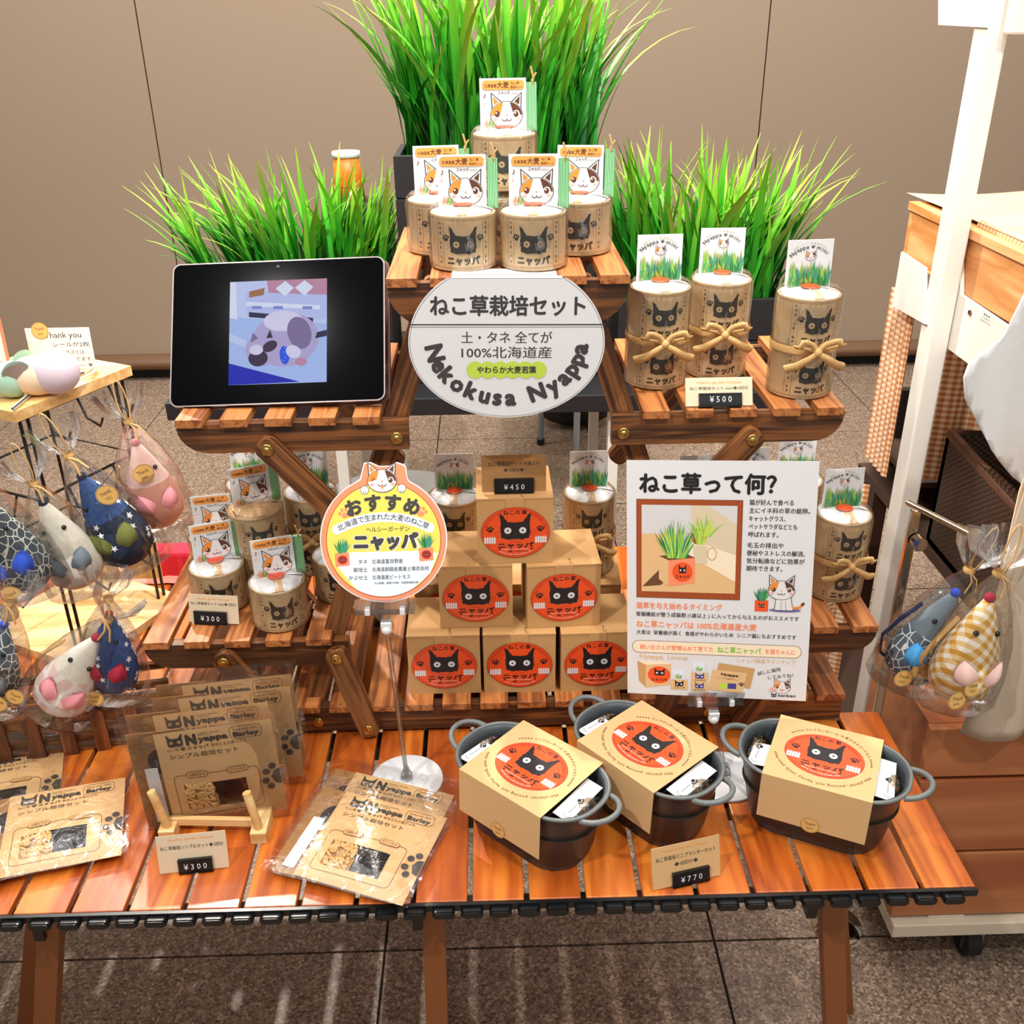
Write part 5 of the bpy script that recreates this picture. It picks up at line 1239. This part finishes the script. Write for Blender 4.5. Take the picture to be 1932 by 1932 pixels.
hang((215, 1312), 1.02, 'blue denim star mouse with red ears and nose, standing in the picket basket', 'cellophane bag with the red-eared star mouse, in the picket basket', ('denim', 'denim', 'red_felt', 'red_felt', 'raffia', True), 0, .14, .0, dict(sticks=0, seed=6, h=.142), 1.0, 1.0)
hang((95, 1345), 1.005, 'white and pink toy mouse with pink ears, leaning right in the picket basket', 'cellophane bag with the white and pink mouse, leaning in the picket basket', ('pink_cloth', 'cream_cloth', 'pink_felt', 'red_felt', 'raffia'), 0, .62, 0, dict(sticks=0, seed=7, h=.150), 1.12, 1.1)
hang((-30, 1330), 1.0, 'grey scribble-print toy mouse with blue nose at the left edge of the picket basket', 'cellophane bag with the grey mouse, at the left edge of the picket basket', ('dark_scribble', 'grey_scribble', 'grey_cloth', 'blue_felt', 'raffia'), 0, .42, 0, dict(sticks=0, seed=8), 1.05, 1.05)
stick('white and pink toy mouse', (28, 1315), -.029, ('Thank', 'you'), 11, 'gold sunburst sticker')
stick('blue denim star mouse', (178, 1318), -.029, ('Thank', 'you'), 11, 'gold sticker')
stick('grey scribble-print', (-4, 1328), -.029, ('THANK', 'YOU'), 11, 'gold THANK YOU sticker')
# --- big fabric mouse on the rack top
pm = W(82, 702, Z=zt_+.03)
t = thing('fabric_mouse', 'large mint, lilac and peach fabric mouse lying on the wooden rack top', 'toy mouse', mx=TRS((pm.x, pm.y, zt_), 0, 0, 0) @ Matrix.Diagonal((.74, .8, .88, 1)))
mb = MB(); mb.T = TRS((.02, 0, .034), 0, 0, .12); mb.sph((0, 0, 0), .036, 'lilac_cloth', 24, 14, sx=1.15, sy=.9, sz=.92); mb.build('rump', t)
mb = MB(); mb.T = TRS((-.012, -.002, .030), 0, 0, .12); mb.sph((0, 0, 0), .033, 'peach_cloth', 24, 14, sx=1.45, sy=.92, sz=.9); mb.build('body', t)
mb = MB(); mb.T = TRS((-.046, -.010, .028), 0, 0, .1) @ Matrix.Rotation(-pi/2-.15, 4, 'Y'); mb.lathe([(.0001, -.016), (.022, -.012), (.0275, 0), (.026, .014), (.018, .034), (.008, .052), (.0001, .058)], 'mint_cloth', 24); mb.build('head', t)
mb = MB(); mb.T = TRS((-.034, -.026, .044), .3, -.35, .15)
mb.grid(lambda a, c: (.024*(2*a-1)*1.0, -.004-.004*sin(pi*a), .015*(2*c-1)*sin(pi*a)**.5), 12, 6, 'taupe_cloth'); mb.grid(lambda a, c: (.026*(2*a-1)*1.0, -.002+.002*sin(pi*a), .018*(2*c-1)*sin(pi*a)**.5-.002), 12, 6, 'mint_cloth'); mb.build('ear', t)
mb = MB(); mb.T = TRS((-.040, .020, .052), .3, -.5, .15); mb.grid(lambda a, c: (.020*(2*a-1), -.004, .012*(2*c-1)*sin(pi*a)**.5), 10, 5, 'mint_cloth'); mb.build('ear', t)
q0 = [W(120, 738, Z=zt_+.004), W(150, 715, Z=zt_+.012), W(175, 703, Z=zt_+.010), W(183, 693, Z=zt_+.006), W(160, 703, Z=zt_+.003), W(110, 718, Z=zt_+.003), W(60, 742, Z=zt_+.003), W(24, 772, Z=zt_+.004)]
mat('canvas_tail', '#c9bca0', .8); q = MB(); Mi = t.matrix_basis.inverted()
q.tube([Mi @ p for p in q0], .0042, 'canvas_tail', 6, flat=.3); q.build('tail', t)
q = MB(); q.tube([Mi @ (p+V((0, -.002, .0012))) for p in q0[4:]], .0018, 'navy_tape', 6, flat=.5); q.build('tail_stripe', t)
# --- thank-you card
cb = W(128, 697, Z=zt_); p0 = W(58, 690, Y=cb.y-.0); p1 = W(181, 690, Y=cb.y); p2 = W(70, 613, Y=cb.y)
t = thing('message_card', 'white handwritten Thank you card standing on the wooden rack top', 'card', mx=TRS((p0.x, cb.y, zt_+.001), -.05, 0, 0))
cw = (p1-p0).length; chh = (p2.z-p0.z)
MB().box((.002, 0, 0), (cw, .0006, chh), 'paper_white').build('card', t)
g = G(); cwm = cw*1000; hm = chh*1000
g.text('Thank you', cwm*.30, hm*.76, hm*.15, 'p_black', al='l', w=cwm*.56); g.text('シールが2枚', cwm*.40, hm*.54, hm*.12, 'p_black', al='l', w=cwm*.56); g.text('貼ってるネズミは', cwm*.28, hm*.36, hm*.10, 'p_char', al='l', w=cwm*.58); g.text('すずの音が入ってます。', cwm*.14, hm*.19, hm*.10, 'p_char', al='l', w=cwm*.84)
g.line([(cwm*.3, hm*.09), (cwm*.86, hm*.08)], .5, 'p_char'); paw(g, cwm*.92, hm*.09, .8, 'p_black')
g.build('handwriting', t, base=.0001)
stick(t, (75, 624), -.001, ('Thank', 'you'), 11.5, 'gold Thank you sticker on the corner')
# --- rounded white sign with orange rim at the left edge
pz = W(-18, 700, Y=1.30)
t = thing('orange_rim_sign', 'white sign with orange rim, only its right edge in frame at the far left', 'sign', mx=TRS((pz.x, 1.30, zt_), -.05, 0, 0))
MB().prism(rr_pts(-.08, 0, .028, .115, .03), 0, .001, 'p_salmon').build('board', t)
g = G(); g.rrect(-76, 4, 24, 111, 26, 'p_white'); g.l(1); g.rrline(-60, 20, 18, 30, 4, .5, 'p_char'); paw(g, 17, 11, .7, 'p_black'); g.text('♥', 10, 9, 4, 'p_red'); g.build('sign_print', t, base=.0001)
# --- things on the back left of the table
mat('pink_cloth2', '#e98c7c', .9); mat('red_cloth', '#c62338', .9)
p0 = W(215, 1100, Z=TZ); 
t = tag(MB().grid(lambda a, c: (-.63+.14*a, 1.405+.05*c, TZ+.003+.006*sin(pi*c)+.001*sin(20*a)), 10, 6, 'pink_cloth2').build('folded_cloth'), 'folded salmon-pink cloth at the back left of the table', 'cloth')
MB().box((-.57, 1.46, TZ+.001), (-.46, 1.50, TZ+.05), 'red_cloth', .006).build('red_pouch'); tag(bpy.data.objects['red_pouch'], 'red fabric pouch behind the lower left shelf', 'pouch')
bpy.data.objects['red_pouch'].location = (0, -.04, 0)
p = W(300, 1050, Y=1.38)
t = thing('pale_board', 'pale wooden board with an oval handle hole, behind the hanging bags', 'board', (-.60, 1.375, TZ+.03), 0)
bm_ = MB(); outer = rr_pts(-.075, 0, .075, .075, .01, 4); 
ring_o = [(.075*.98*cos(2*pi*i/32)/max(abs(cos(2*pi*i/32)), abs(sin(2*pi*i/32))), .0375+.0375*sin(2*pi*i/32)/max(abs(cos(2*pi*i/32)), abs(sin(2*pi*i/32)))) for i in range(32)]
ring_i = [(.012+.006*cos(2*pi*i/32), .03+.016*sin(2*pi*i/32)) for i in range(32)]
vs = []
for y in (0, .006): vs += [(x, y, z) for x, z in ring_o]+[(x, y, z) for x, z in ring_i]
fs = []
for i in range(32):
    j = (i+1) % 32; fs += [(i, j, 32+j, 32+i), (64+j, 64+i, 96+i, 96+j), (j, i, 64+i, 64+j), (32+i, 32+j, 96+j, 96+i)]
bm_.add(vs, fs, 'wood_light'); bm_.build('board', t)
# ================================================================== RIGHT SIDE: WHITE SHOP FIXTURE
XP = .6961
pp = W(1776, 500, Y=1.52)
PX0 = XP-.014; PX1 = PX0+.030; PY0, PY1 = 1.485, 1.528
t = thing('shop_fixture', 'tall white metal shop rack with brackets, standing right of the table', 'rack', (0, 0, 0))
MB().box((PX0, PY0, .12), (PX1, PY1, 2.2), 'white_metal', .003).build('post', t)
# side plates (in the depth direction)
def splate(uv, x0, th, nm):
    pts = [W(u, v, X=x0) for u, v in uv]; MB().prism([(p.y, p.z) for p in pts], x0, x0+th, 'white_metal', plane='YZ').build(nm, t)
splate([(1700, 475), (1745, 505), (1745, 612), (1683, 577)], PX0-.004, .004, 'bracket')
splate([(1785, 475), (1812, 470), (1812, 556), (1930, 636), (1990, 700), (1980, 800), (1786, 656)], PX1+.001, .006, 'side_beam')
splate([(1770, -60), (1860, -60), (1860, 52), (1770, 47)], PX0-.003, .003, 'upper_bracket')
a = W(1858, 65, Y=PY0-.01); 
MB().box((PX1-.012, PY0-.03, a.z), (1.3, PY0-.005, a.z+.16), 'white_metal', .003).build('top_beam', t)
MB().box((1.30, PY0, .12), (1.33, PY1, 2.2), 'white_metal', .003).build('post', t)
# printed note on the beam
p = W(1860, 605, X=PX1+.001)
g = G()
for i, s_ in enumerate(('◆お願い◆', 'パーツはラック', '出さないでください')): g.text(s_, 0, -i*5, 3.4, 'p_char')
o = g.build('beam_note', t, lambda x, y, z: (-z-.0003, -x, y)); o.location = (PX1+.001, p.y, p.z+.006)
MB().lathe([(.0001, 0), (.004, 0), (.004, .002)], 'p_brown', 12).build('screw', t, loc=None)
q = [c for c in COL.objects if c.name.startswith('screw')][0]; pq = W(1830, 590, X=PX1); q.location = (PX1+.0005, pq.y, pq.z); q.rotation_euler = (0, -pi/2, 0)
# ---- wooden tray boxes on the beams
z1 = 1.045
t = thing('wooden_tray', 'pine wooden tray box on the white rack, under a gingham cloth', 'box', (0, 0, 0))
xw = PX1+.008
for nm, a, b in (('side_panel', (xw, 1.0, .955), (xw+.016, 1.72, z1)), ('front_panel', (xw, .985, .955), (1.3, 1.0, z1)), ('back_panel', (xw, 1.72, .955), (1.3, 1.735, z1)), ('bottom_panel', (xw, 1.0, .95), (1.3, 1.72, .957))):
    MB().box(a, b, 'wood_pine', .002).build(nm, t)
MB().box((xw-.004, 1.0, z1-.012), (xw+.02, 1.735, z1+.002), 'wood_pine', .001).build('top_rim', t)
t = thing('gingham_cover', 'pale gingham cloth covering the wooden tray', 'cloth', (0, 0, 0))
MB().grid(lambda a, c: (xw+.012+.55*a, 1.03+.76*c, z1+.006+.004*sin(9*a+3*c)), 20, 20, 'gingham_top').build('cloth', t)
MB().tube([(xw+.022, 1.02+.07*i, z1+.004+.002*sin(i)) for i in range(8)], .010, 'gingham_top', 10).build('rolled_hem', t)
# ---- gingham curtain hanging below
t = thing('gingham_curtain', 'orange and cream gingham curtain hanging inside the white rack', 'curtain', (0, 0, 0))
zc0 = W(1860, 900, Y=1.62).z
MB().grid(lambda a, c: (XP+.004+.004*sin(30*a), 1.60+.10*a, zc0+.01+(.90-zc0)*c), 24, 8, 'gingham_orange').build('side_drape', t)
MB().grid(lambda a, c: (XP+.045+.62*a, 1.60+.010*sin(26*a)+.004*sin(57*a), zc0+.006*sin(11*a)+(.955-zc0)*c), 60, 8, 'gingham_orange').build('front_drape', t)
# ---- dark interior with wire and wicker baskets
mat('dark_inner', '#1a100d', .7); mat('dark_shelf', '#4a3328', .5); mat('wire_black', '#120e0d', .35)
t = thing('dark_shelf_unit', 'dark brown shelf unit under the gingham curtain', 'shelf', (0, 0, 0))
MB().box((.79, 1.86, .497), (1.5, 1.88, zc0+.08), 'dark_inner').build('back_board', t)
MB().box((.775, 1.64, zc0-.03), (1.5, 1.85, zc0-.018), 'dark_shelf', .001).build('shelf_board', t)
MB().box((.76, 1.30, .477), (1.5, 1.88, .495), 'dark_shelf').build('lower_board', t)
MB().box((.77, 1.80, .11), (.80, 1.86, .477), 'dark_shelf').build('leg', t)
MB().box((1.47, 1.80, .11), (1.50, 1.86, .477), 'dark_shelf').build('leg', t)
MB().box((1.5, 1.30, .497), (1.52, 1.88, zc0+.08), 'dark_inner').build('side_board', t)
mat('wicker_rim', '#5d3c2a', .5)
t = thing('wicker_basket', 'dark brown wicker basket inside the rack', 'basket', (0, 0, 0))
m, nt, b = nt_new('wicker'); 
tc = N(nt, 'ShaderNodeTexCoord'); mp_ = N(nt, 'ShaderNodeMapping'); mp_.inputs['Scale'].default_value = (150, 150, 200); nt.links.new(tc.outputs['Object'], mp_.inputs['Vector'])
ck = N(nt, 'ShaderNodeTexChecker', i_Scale=1.0); nt.links.new(mp_.outputs[0], ck.inputs['Vector']); ck.inputs['Color1'].default_value = hexc('#4a2f20'); ck.inputs['Color2'].default_value = hexc('#170d09')
nt.links.new(ck.outputs['Color'], b.inputs['Base Color']); b.inputs['Roughness'].default_value = .45
bp = N(nt, 'ShaderNodeBump', i_Strength=.8, i_Distance=.004); nt.links.new(ck.outputs['Fac'], bp.inputs['Height']); nt.links.new(bp.outputs[0], b.inputs['Normal'])
bx0, bx1, by0, by1, bz0, bz1 = .765, 1.05, 1.24, 1.54, .497, .70
MB().box((bx0, by0, bz0), (bx0+.012, by1, bz1), 'wicker').box((bx0, by1-.012, bz0), (bx1, by1, bz1), 'wicker').box((bx1-.012, by0, bz0), (bx1, by1, bz1), 'wicker').box((bx0, by0, bz0), (bx1, by0+.012, bz0+.10), 'wicker').box((bx0, by0, bz0), (bx1, by1, bz0+.01), 'wicker').build('woven_body', t)
MB().tube([(bx0+.006, by0+.006, bz1-.02), (bx0+.006, by1-.006, bz1), (bx1-.006, by1-.006, bz1), (bx1-.006, by0+.006, bz1-.02)], .010, 'wicker_rim', 10).build('rim', t)
t = thing('wire_basket', 'stack of black wire trays under the wicker basket rim', 'basket', (0, 0, 0))
for i in range(9):
    z = .515+i*.018
    MB().tube([(.765, 1.21+.0*i, z), (1.35, 1.21, z)], .0028, 'wire_black', 6).build('wire', t)
for x in (.77, .95, 1.15): MB().tube([(x, 1.213, .497), (x, 1.213, .67)], .003, 'wire_black', 6).build('wire_upright', t)
# ---- brown drawer cabinet on the cream cart
CBX, CBY = .588, 1.066
t = thing('drawer_cabinet', 'reddish brown wooden drawer cabinet behind the table corner', 'cabinet', (0, 0, 0))
za_, zb_ = W(1800, 1462, Y=CBY).z, W(1800, 1600, Y=CBY).z
MB().box((CBX, CBY+.006, .112), (1.5, 1.27, .470), 'wood_cabinet').build('carcass', t)
for z0, z1_ in ((.114, zb_-.003), (zb_+.003, za_-.004), (za_+.004, .470)):
    MB().box((CBX-.002, CBY-.008, z0), (1.5, CBY+.006, z1_), 'wood_cabinet', .0015).build('drawer_front', t)
t = thing('cart_base', 'cream metal cart frame on casters under the brown cabinet', 'cart', (0, 0, 0))
MB().box((.588, 1.045, .083), (1.5, 1.075, .108), 'cream_metal', .002).build('front_bar', t)
MB().box((.588, 1.075, .083), (.615, 1.9, .108), 'cream_metal', .002).build('side_bar', t)
MB().box((.60, 1.07, .095), (1.5, 1.85, .110), 'dark_shelf').build('deck', t)
MB().box((.645, 1.058, .108), (.70, 1.10, .112), 'cream_metal', .001).build('bracket', t)
for x, y in ((.735, 1.085), (.66, 1.8)):
    cst = MB(); cst.lathe([(.0001, .083), (.020, .083), (.020, .078), (.014, .074), (.017, .070), (.010, .064), (.0001, .064)], 'steel', 20, c=(x, y, 0)); cst.build('caster_swivel', t)
    cw_ = MB(); cw_.T = Matrix.Translation((x-.012, y+.004, .029)) @ Matrix.Rotation(pi/2, 4, 'Y'); cw_.cyl((0, 0, 0), .029, 0, .022, 'rubber', 24); cw_.build('caster_wheel', t)
    MB().box((x-.016, y-.012, .02), (x+.016, y-.006, .066), 'steel').build('caster_fork', t)
    b_ = MB().cyl((x, y, 0), .012, .108, .116, 'steel', 6).build('bolt', t)
# grey boards leaning at the left end of the cabinet (below the wire rack)
t = thing('gingham_cloth', 'pale gingham cloth hanging to the floor between the stand and the cabinet', 'cloth', (0, 0, 0))
pa, pb = W(1545, 1275, Y=1.55), W(1650, 1420, Y=1.55)
MB().grid(lambda a, c: (.46+.22*a, 1.62+.006*sin(30*a), .002+.57*c), 20, 8, 'gingham_orange').build('cloth', t)
# ---- hanging garments
mat('shirt_grey', '#d9dad8', .85, bump=.35, bscale=700, var=.04); mat('linen', '#cbb9a2', .9, bump=.4, bscale=700, var=.05)
def garment(nm, label, cat, uv, Y, mt, fold=.012, seed=1):
    pts = [W(u, v, Y=Y) for u, v in uv]; bm = bmesh.new(); f = bm.faces.new([bm.verts.new((p.x, Y, p.z)) for p in pts])
    x0, x1 = min(p.x for p in pts), max(p.x for p in pts); z0, z1 = min(p.z for p in pts), max(p.z for p in pts)
    k = x0+.008
    while k < x1: bmesh.ops.bisect_plane(bm, geom=bm.verts[:]+bm.edges[:]+bm.faces[:], plane_co=(k, 0, 0), plane_no=(1, 0, 0)); k += .008
    k = z0+.02
    while k < z1: bmesh.ops.bisect_plane(bm, geom=bm.verts[:]+bm.edges[:]+bm.faces[:], plane_co=(0, 0, k), plane_no=(0, 0, 1)); k += .02
    for v_ in bm.verts: v_.co.y += fold*sin((v_.co.x-x0)*55+seed)+fold*.4*sin(v_.co.x*140+v_.co.z*9)
    for f in bm.faces: f.smooth = True
    me = bpy.data.meshes.new(nm); bm.to_mesh(me); bm.free(); me.materials.append(MATS[mt])
    t = thing(nm, label, cat, (0, 0, 0)); o = part('fabric', me, t)
    md = o.modifiers.new('s', 'SOLIDIFY'); md.thickness = .004
    return t
garment('sleeve_garment', 'light grey knit garment sleeve hanging at the right edge', 'clothing', [(1960, 500), (1890, 640), (1832, 690), (1822, 715), (1826, 755), (1870, 850), (1910, 900), (1960, 935), (2200, 960), (2200, 500)], 1.10, 'shirt_grey', .004)
garment('linen_garment', 'beige linen garment hanging at the lower right edge', 'clothing', [(1960, 860), (1920, 985), (1875, 1160), (1855, 1280), (1816, 1392), (1880, 1396), (1960, 1378), (2200, 1370), (2200, 860)], 1.02, 'linen', .007, 2)
garment('gingham_garment', 'pale gingham lining edge beside the beige linen garment', 'clothing', [(1955, 840), (1925, 930), (1900, 1040), (1868, 1200), (1880, 1200), (1960, 1000), (2200, 900), (2200, 840)], 1.05, 'gingham_top', .003, 3)
# ---- chrome hook stand with two bagged mice
mat('chrome', '#c9b9a4', .12, 1)
t = thing('hook_stand', 'chrome display arm with knob carrying two bagged mice at the right table end', 'stand', (0, 0, 0))
HY = 1.14
q0, q1 = W(1728, 962, Y=HY), W(1700, 1150, Y=HY)
top = q0; 
MB().box((top.x-.006, HY-.004, 0), (top.x+.006, HY+.004, top.z), 'chrome', .001).build('upright', t)
e1 = W(1838, 1018, Y=HY-.10)
MB().tube([(top.x-.008, HY+.01, top.z+.006), (e1.x, HY-.10, e1.z+.004)], .0045, 'chrome', 4).build('cross_bar', t)
MB().box((e1.x-.006, HY-.106, e1.z-.012), (e1.x+.006, HY-.094, e1.z+.012), 'chrome', .001).build('end_block', t)
k = MB(); k.T = Matrix.Translation((top.x+.006, HY-.006, top.z-.042)) @ Matrix.Rotation(pi/2, 4, 'X'); k.cyl((0, 0, 0), .010, 0, .012, 'chrome', 18); k.build('knob', t)
MB().lathe([(.0001, 0), (.04, 0), (.04, .004), (.0001, .005)], 'chrome', 30, c=(top.x, HY, 0)).build('foot', t)
t = thing('wooden_post', 'pale wooden post with brown tip behind the hanging grey mouse', 'post', (0, 0, 0))
w0 = W(1668, 1275, Y=1.25)
MB().box((w0.x-.007, 1.245, .12), (w0.x+.007, 1.26, w0.z+.02), 'wood_light', .001).build('post', t)
hang((1700, 1290), 1.06, 'grey toy mouse with sky-blue ears and blue nose, in a bag hanging at the right', 'hanging cellophane bag with the grey sky-blue-eared mouse', ('grey_scribble', 'grey_cloth', 'sky_felt', 'blue_felt', 'navy_tape'), 0, .30, -.1, dict(sticks=2, seed=11, loop=True), 1.25, 1.22)
hang((1795, 1325), 1.00, 'yellow gingham toy mouse with pale pink ears, in the bag hanging nearest the linen garment', 'hanging cellophane bag with the yellow gingham mouse', ('gingham_yellow', 'gingham_yellow', 'pale_pink', 'red_felt', 'raffia'), 0, .12, .1, dict(sticks=2, seed=12, flare=.04, loop=True), 1.3, 1.25)
# ================================================================== BACKGROUND TABLE, PLANTERS, GRASS
TH2 = .685
t = thing('rear_table', 'black-topped table behind the wooden stand, carrying the grass planters', 'table', (0, 0, 0))
MB().box((-.62, 1.80, TH2-.035), (.585, 2.25, TH2), 'black_wood', .002).build('tabletop', t)
for x, y in ((-.30, 1.84), (.24, 1.84), (-.30, 2.2), (.24, 2.2)): MB().box((x-.011, y-.011, 0), (x+.011, y+.011, TH2-.035), 'white_metal', .001).build('leg', t)
# blades
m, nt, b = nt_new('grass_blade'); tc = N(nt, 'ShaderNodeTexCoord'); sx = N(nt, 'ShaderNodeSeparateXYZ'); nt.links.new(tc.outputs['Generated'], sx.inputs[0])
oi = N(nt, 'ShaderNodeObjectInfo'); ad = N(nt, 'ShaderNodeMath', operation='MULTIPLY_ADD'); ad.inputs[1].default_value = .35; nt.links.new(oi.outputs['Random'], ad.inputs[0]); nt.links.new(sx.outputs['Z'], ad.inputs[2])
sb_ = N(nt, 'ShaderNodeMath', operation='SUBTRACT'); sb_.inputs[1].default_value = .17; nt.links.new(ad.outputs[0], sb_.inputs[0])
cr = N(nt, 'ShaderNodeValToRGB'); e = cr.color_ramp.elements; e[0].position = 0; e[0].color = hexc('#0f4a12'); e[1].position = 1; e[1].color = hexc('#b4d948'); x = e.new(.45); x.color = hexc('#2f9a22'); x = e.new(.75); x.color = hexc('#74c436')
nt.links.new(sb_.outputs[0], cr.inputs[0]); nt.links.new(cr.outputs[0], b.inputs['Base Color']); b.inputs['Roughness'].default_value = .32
b.inputs['Transmission Weight'].default_value = 0; b.inputs['Subsurface Weight'].default_value = 0
BL = []
def blade_mesh(bend, w, seed, curl=0):
    mb = MB(); n = 9; vs = []; fs = []
    for i in range(n+1):
        s = i/n; a = bend*s**1.6; 
        # integrate arc
        z = 0; x = 0
        for k in range(12):
            q = s*(k+.5)/12; an = bend*q**1.3; z += cos(an)*s/12; x += sin(an)*s/12
        ww = w*(.6+.6*s if s < .35 else .81*(1-((s-.35)/.65)**2.4)+.02); tw = curl*s
        c, d = cos(tw), sin(tw)
        vs += [(x-d*0, -ww*c, z), (x-.28*ww, 0, z), (x+0, ww*c, z)]
    for i in range(n):
        for k in range(2): fs.append((3*i+k, 3*i+k+1, 3*i+4+k, 3*i+3+k))
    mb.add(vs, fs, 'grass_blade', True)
    return mb.mesh('grass_blade')
for i in range(14): BL.append(blade_mesh((.1, .2, .35, .5, .7, .9, 1.2)[i % 7]*(1 if i < 7 else .6), (.028, .034, .040)[i % 3], i, .4*(i % 4)))
def planter(label, x0, x1, y0, y1, z0, h, tips, hmin, hmax, fan, seed, nparts=260, nstuff=160, lean=0, wscale=1):
    t = thing('grass_planter', label, 'planter', (0, 0, 0))
    th_ = .012; mm = 'black_wood'
    nb = 2
    for k in range(nb):
        za, zb = z0+h*k/nb+.001, z0+h*(k+1)/nb-.001
        MB().box((x0, y0, za), (x1, y0+th_, zb), mm, .001).build('board', t, label=None); MB().box((x0, y1-th_, za), (x1, y1, zb), mm, .001).build('board', t)
        MB().box((x0, y0+th_, za), (x0+th_, y1-th_, zb), mm, .001).build('board', t); MB().box((x1-th_, y0+th_, za), (x1, y1-th_, zb), mm, .001).build('board', t)
    MB().box((x0+th_, y0+th_, z0+.002), (x1-th_, y1-th_, z0+h-.03), 'soil').build('soil', t)
    r = random.Random(seed); st_ = MB(); xc = (x0+x1)/2; hw = (x1-x0)/2-th_
    tufts = [(xc+hw*(2*(i+.5)/tips-1)*.92, y0+(y1-y0)*r.uniform(.25, .75)) for i in range(tips)]
    for i in range(nparts+nstuff):
        tx, ty = tufts[r.randrange(tips)]; x = tx+r.gauss(0, .014); y = ty+r.gauss(0, .016)
        x = min(max(x, x0+.015), x1-.015); y = min(max(y, y0+.015), y1-.015)
        rel = (x-xc)/hw; L = r.uniform(hmin, hmax)
        az = r.uniform(0, 2*pi); tl = abs(r.gauss(0, .14))
        leanx = fan*rel*r.uniform(.4, 1.3)+tl*cos(az)+lean; leany = tl*sin(az)*.9-.02
        d = V((leanx, leany, 1)).normalized(); ang = math.atan2(leany, leanx) if r.random() < .75 else r.uniform(0, 6.28)
        rot = d.to_track_quat('Z', 'Y').to_matrix().to_4x4()
        # the blade bends towards local +X: turn it to its lean direction
        M_ = Matrix.Translation((x, y, z0+h-.03)) @ rot @ Matrix.Rotation(ang-math.atan2(0, 1), 4, 'Z')
        loc = (V((cos(ang), sin(ang), 0))); lx = (rot.inverted() @ loc.to_4d()).to_3d(); M_ = Matrix.Translation((x, y, z0+h-.03)) @ rot @ Matrix.Rotation(math.atan2(lx.y, lx.x), 4, 'Z')
        me = BL[r.randrange(14)]; S_ = Matrix.Diagonal((L, L*.9*wscale, L, 1))
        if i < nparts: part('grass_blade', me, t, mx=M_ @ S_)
        else:
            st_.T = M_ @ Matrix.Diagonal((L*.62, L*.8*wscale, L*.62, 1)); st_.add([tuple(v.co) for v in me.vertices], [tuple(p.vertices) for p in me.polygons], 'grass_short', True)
    st_.build('short_grass', t, kind='stuff')
    return t
mat('grass_short', '#1f7a1c', .4)
planter('left black planter of artificial grass, behind the tablet', -.545, -.185, 1.86, 2.045, TH2, .19, 9, .17, .29, .40, 21, 210, 120, -.05)
planter('tallest grass planter, black box behind the top shelf cans', -.166, .214, 1.88, 2.06, .965, .150, 8, .27, .41, .17, 22, 200, 120, 0.0, .8)
planter('right black planter of artificial grass, behind the double tins', .245, .575, 1.86, 2.045, TH2, .165, 9, .21, .34, .20, 23, 210, 120, .0)
t = thing('black_crate', 'black wooden crate under the middle grass planter', 'crate', (0, 0, 0))
for k in range(3):
    za, zb = TH2+k*.093+.001, TH2+(k+1)*.093-.001
    MB().box((-.155, 1.885, za), (.20, 1.900, zb), 'black_wood', .001).build('board', t); MB().box((-.155, 2.04, za), (.20, 2.055, zb), 'black_wood', .001).build('board', t)
    MB().box((-.155, 1.9, za), (-.14, 2.04, zb), 'black_wood').build('board', t); MB().box((.185, 1.9, za), (.20, 2.04, zb), 'black_wood').build('board', t)
# orange cup on black stand behind the left grass
t = thing('cup_stand', 'black box stand holding the orange cup behind the left grass', 'stand', (0, 0, 0))
MB().box((-.33, 2.10, TH2), (-.20, 2.20, .995), 'black_wood', .002).build('box', t)
mat('cup_orange', '#f07a18', .4)
t = thing('orange_cup', 'orange cup with white lid behind the left grass', 'cup', (-.285, 2.15, .996), 0)
MB().lathe([(.0001, 0), (.033, 0), (.029, .05), (.026, .086), (.0001, .086)], 'cup_orange', 24).build('cup_body', t)
MB().lathe([(.027, .084), (.029, .086), (.0285, .095), (.0001, .097)], 'paper_white', 24).build('lid', t)
MB().tube([(.031*cos(2*pi*i/24), .031*sin(2*pi*i/24), .03) for i in range(25)], .001, 'p_woodred', 6).build('band', t)
# cafe table pedestal with round white foot
mat('cafe_white', '#cfcfcd', .35)
t = thing('pedestal_table', 'white pedestal table with round foot on the floor behind the stand', 'table', (-.295, 2.72, 0), 0)
MB().lathe([(.0001, 0), (.262, 0), (.262, .004), (.24, .010), (.08, .014), (.040, .02), (.040, .68), (.0001, .68)], 'cafe_white', 64).build('pedestal', t)
MB().lathe([(.0001, .68), (.27, .68), (.27, .70), (.0001, .70)], 'cafe_white', 48).build('tabletop', t)
# chair with thin metal legs and black bag
mat('leg_grey', '#9aa3ad', .3, .6); mat('bag_black', '#0c0c0f', .5, bump=.6, bscale=40)
t = thing('metal_chair', 'chair with thin grey metal legs behind the stand', 'chair', (0, 0, 0))
lf = W(1020, 838, Z=0)
MB().box((.06, 2.75, .42), (.48, 3.2, .445), 'bag_black', .01).build('seat', t)
for x, y in ((lf.x, lf.y), (.26, 2.86), (.44, 3.12), (.12, 2.80)): 
    if (x, y) == (.12, 2.80): continue
    MB().tube([(x, y, .012), (x, y-.02, .43)], .010, 'leg_grey', 10).build('leg', t); MB().cyl((x, y, 0), .013, 0, .02, 'rubber', 12).build('foot_cap', t)
MB().box((.06, 3.2, .445), (.48, 3.23, .78), 'bag_black', .01).build('backrest', t)
t = thing('black_bag', 'black bag lying on the floor behind the stand', 'bag', (.30, 3.36, 0), 0)
MB().sph((0, 0, .10), .10, 'bag_black', 24, 14, sx=1.6, sy=.9, sz=1.0).build('bag_body', t)
MB().tube([(-.08, -.02, .18), (-.05, -.03, .26), (.05, -.03, .26), (.08, -.02, .18)], .008, 'bag_black', 8).build('strap', t)
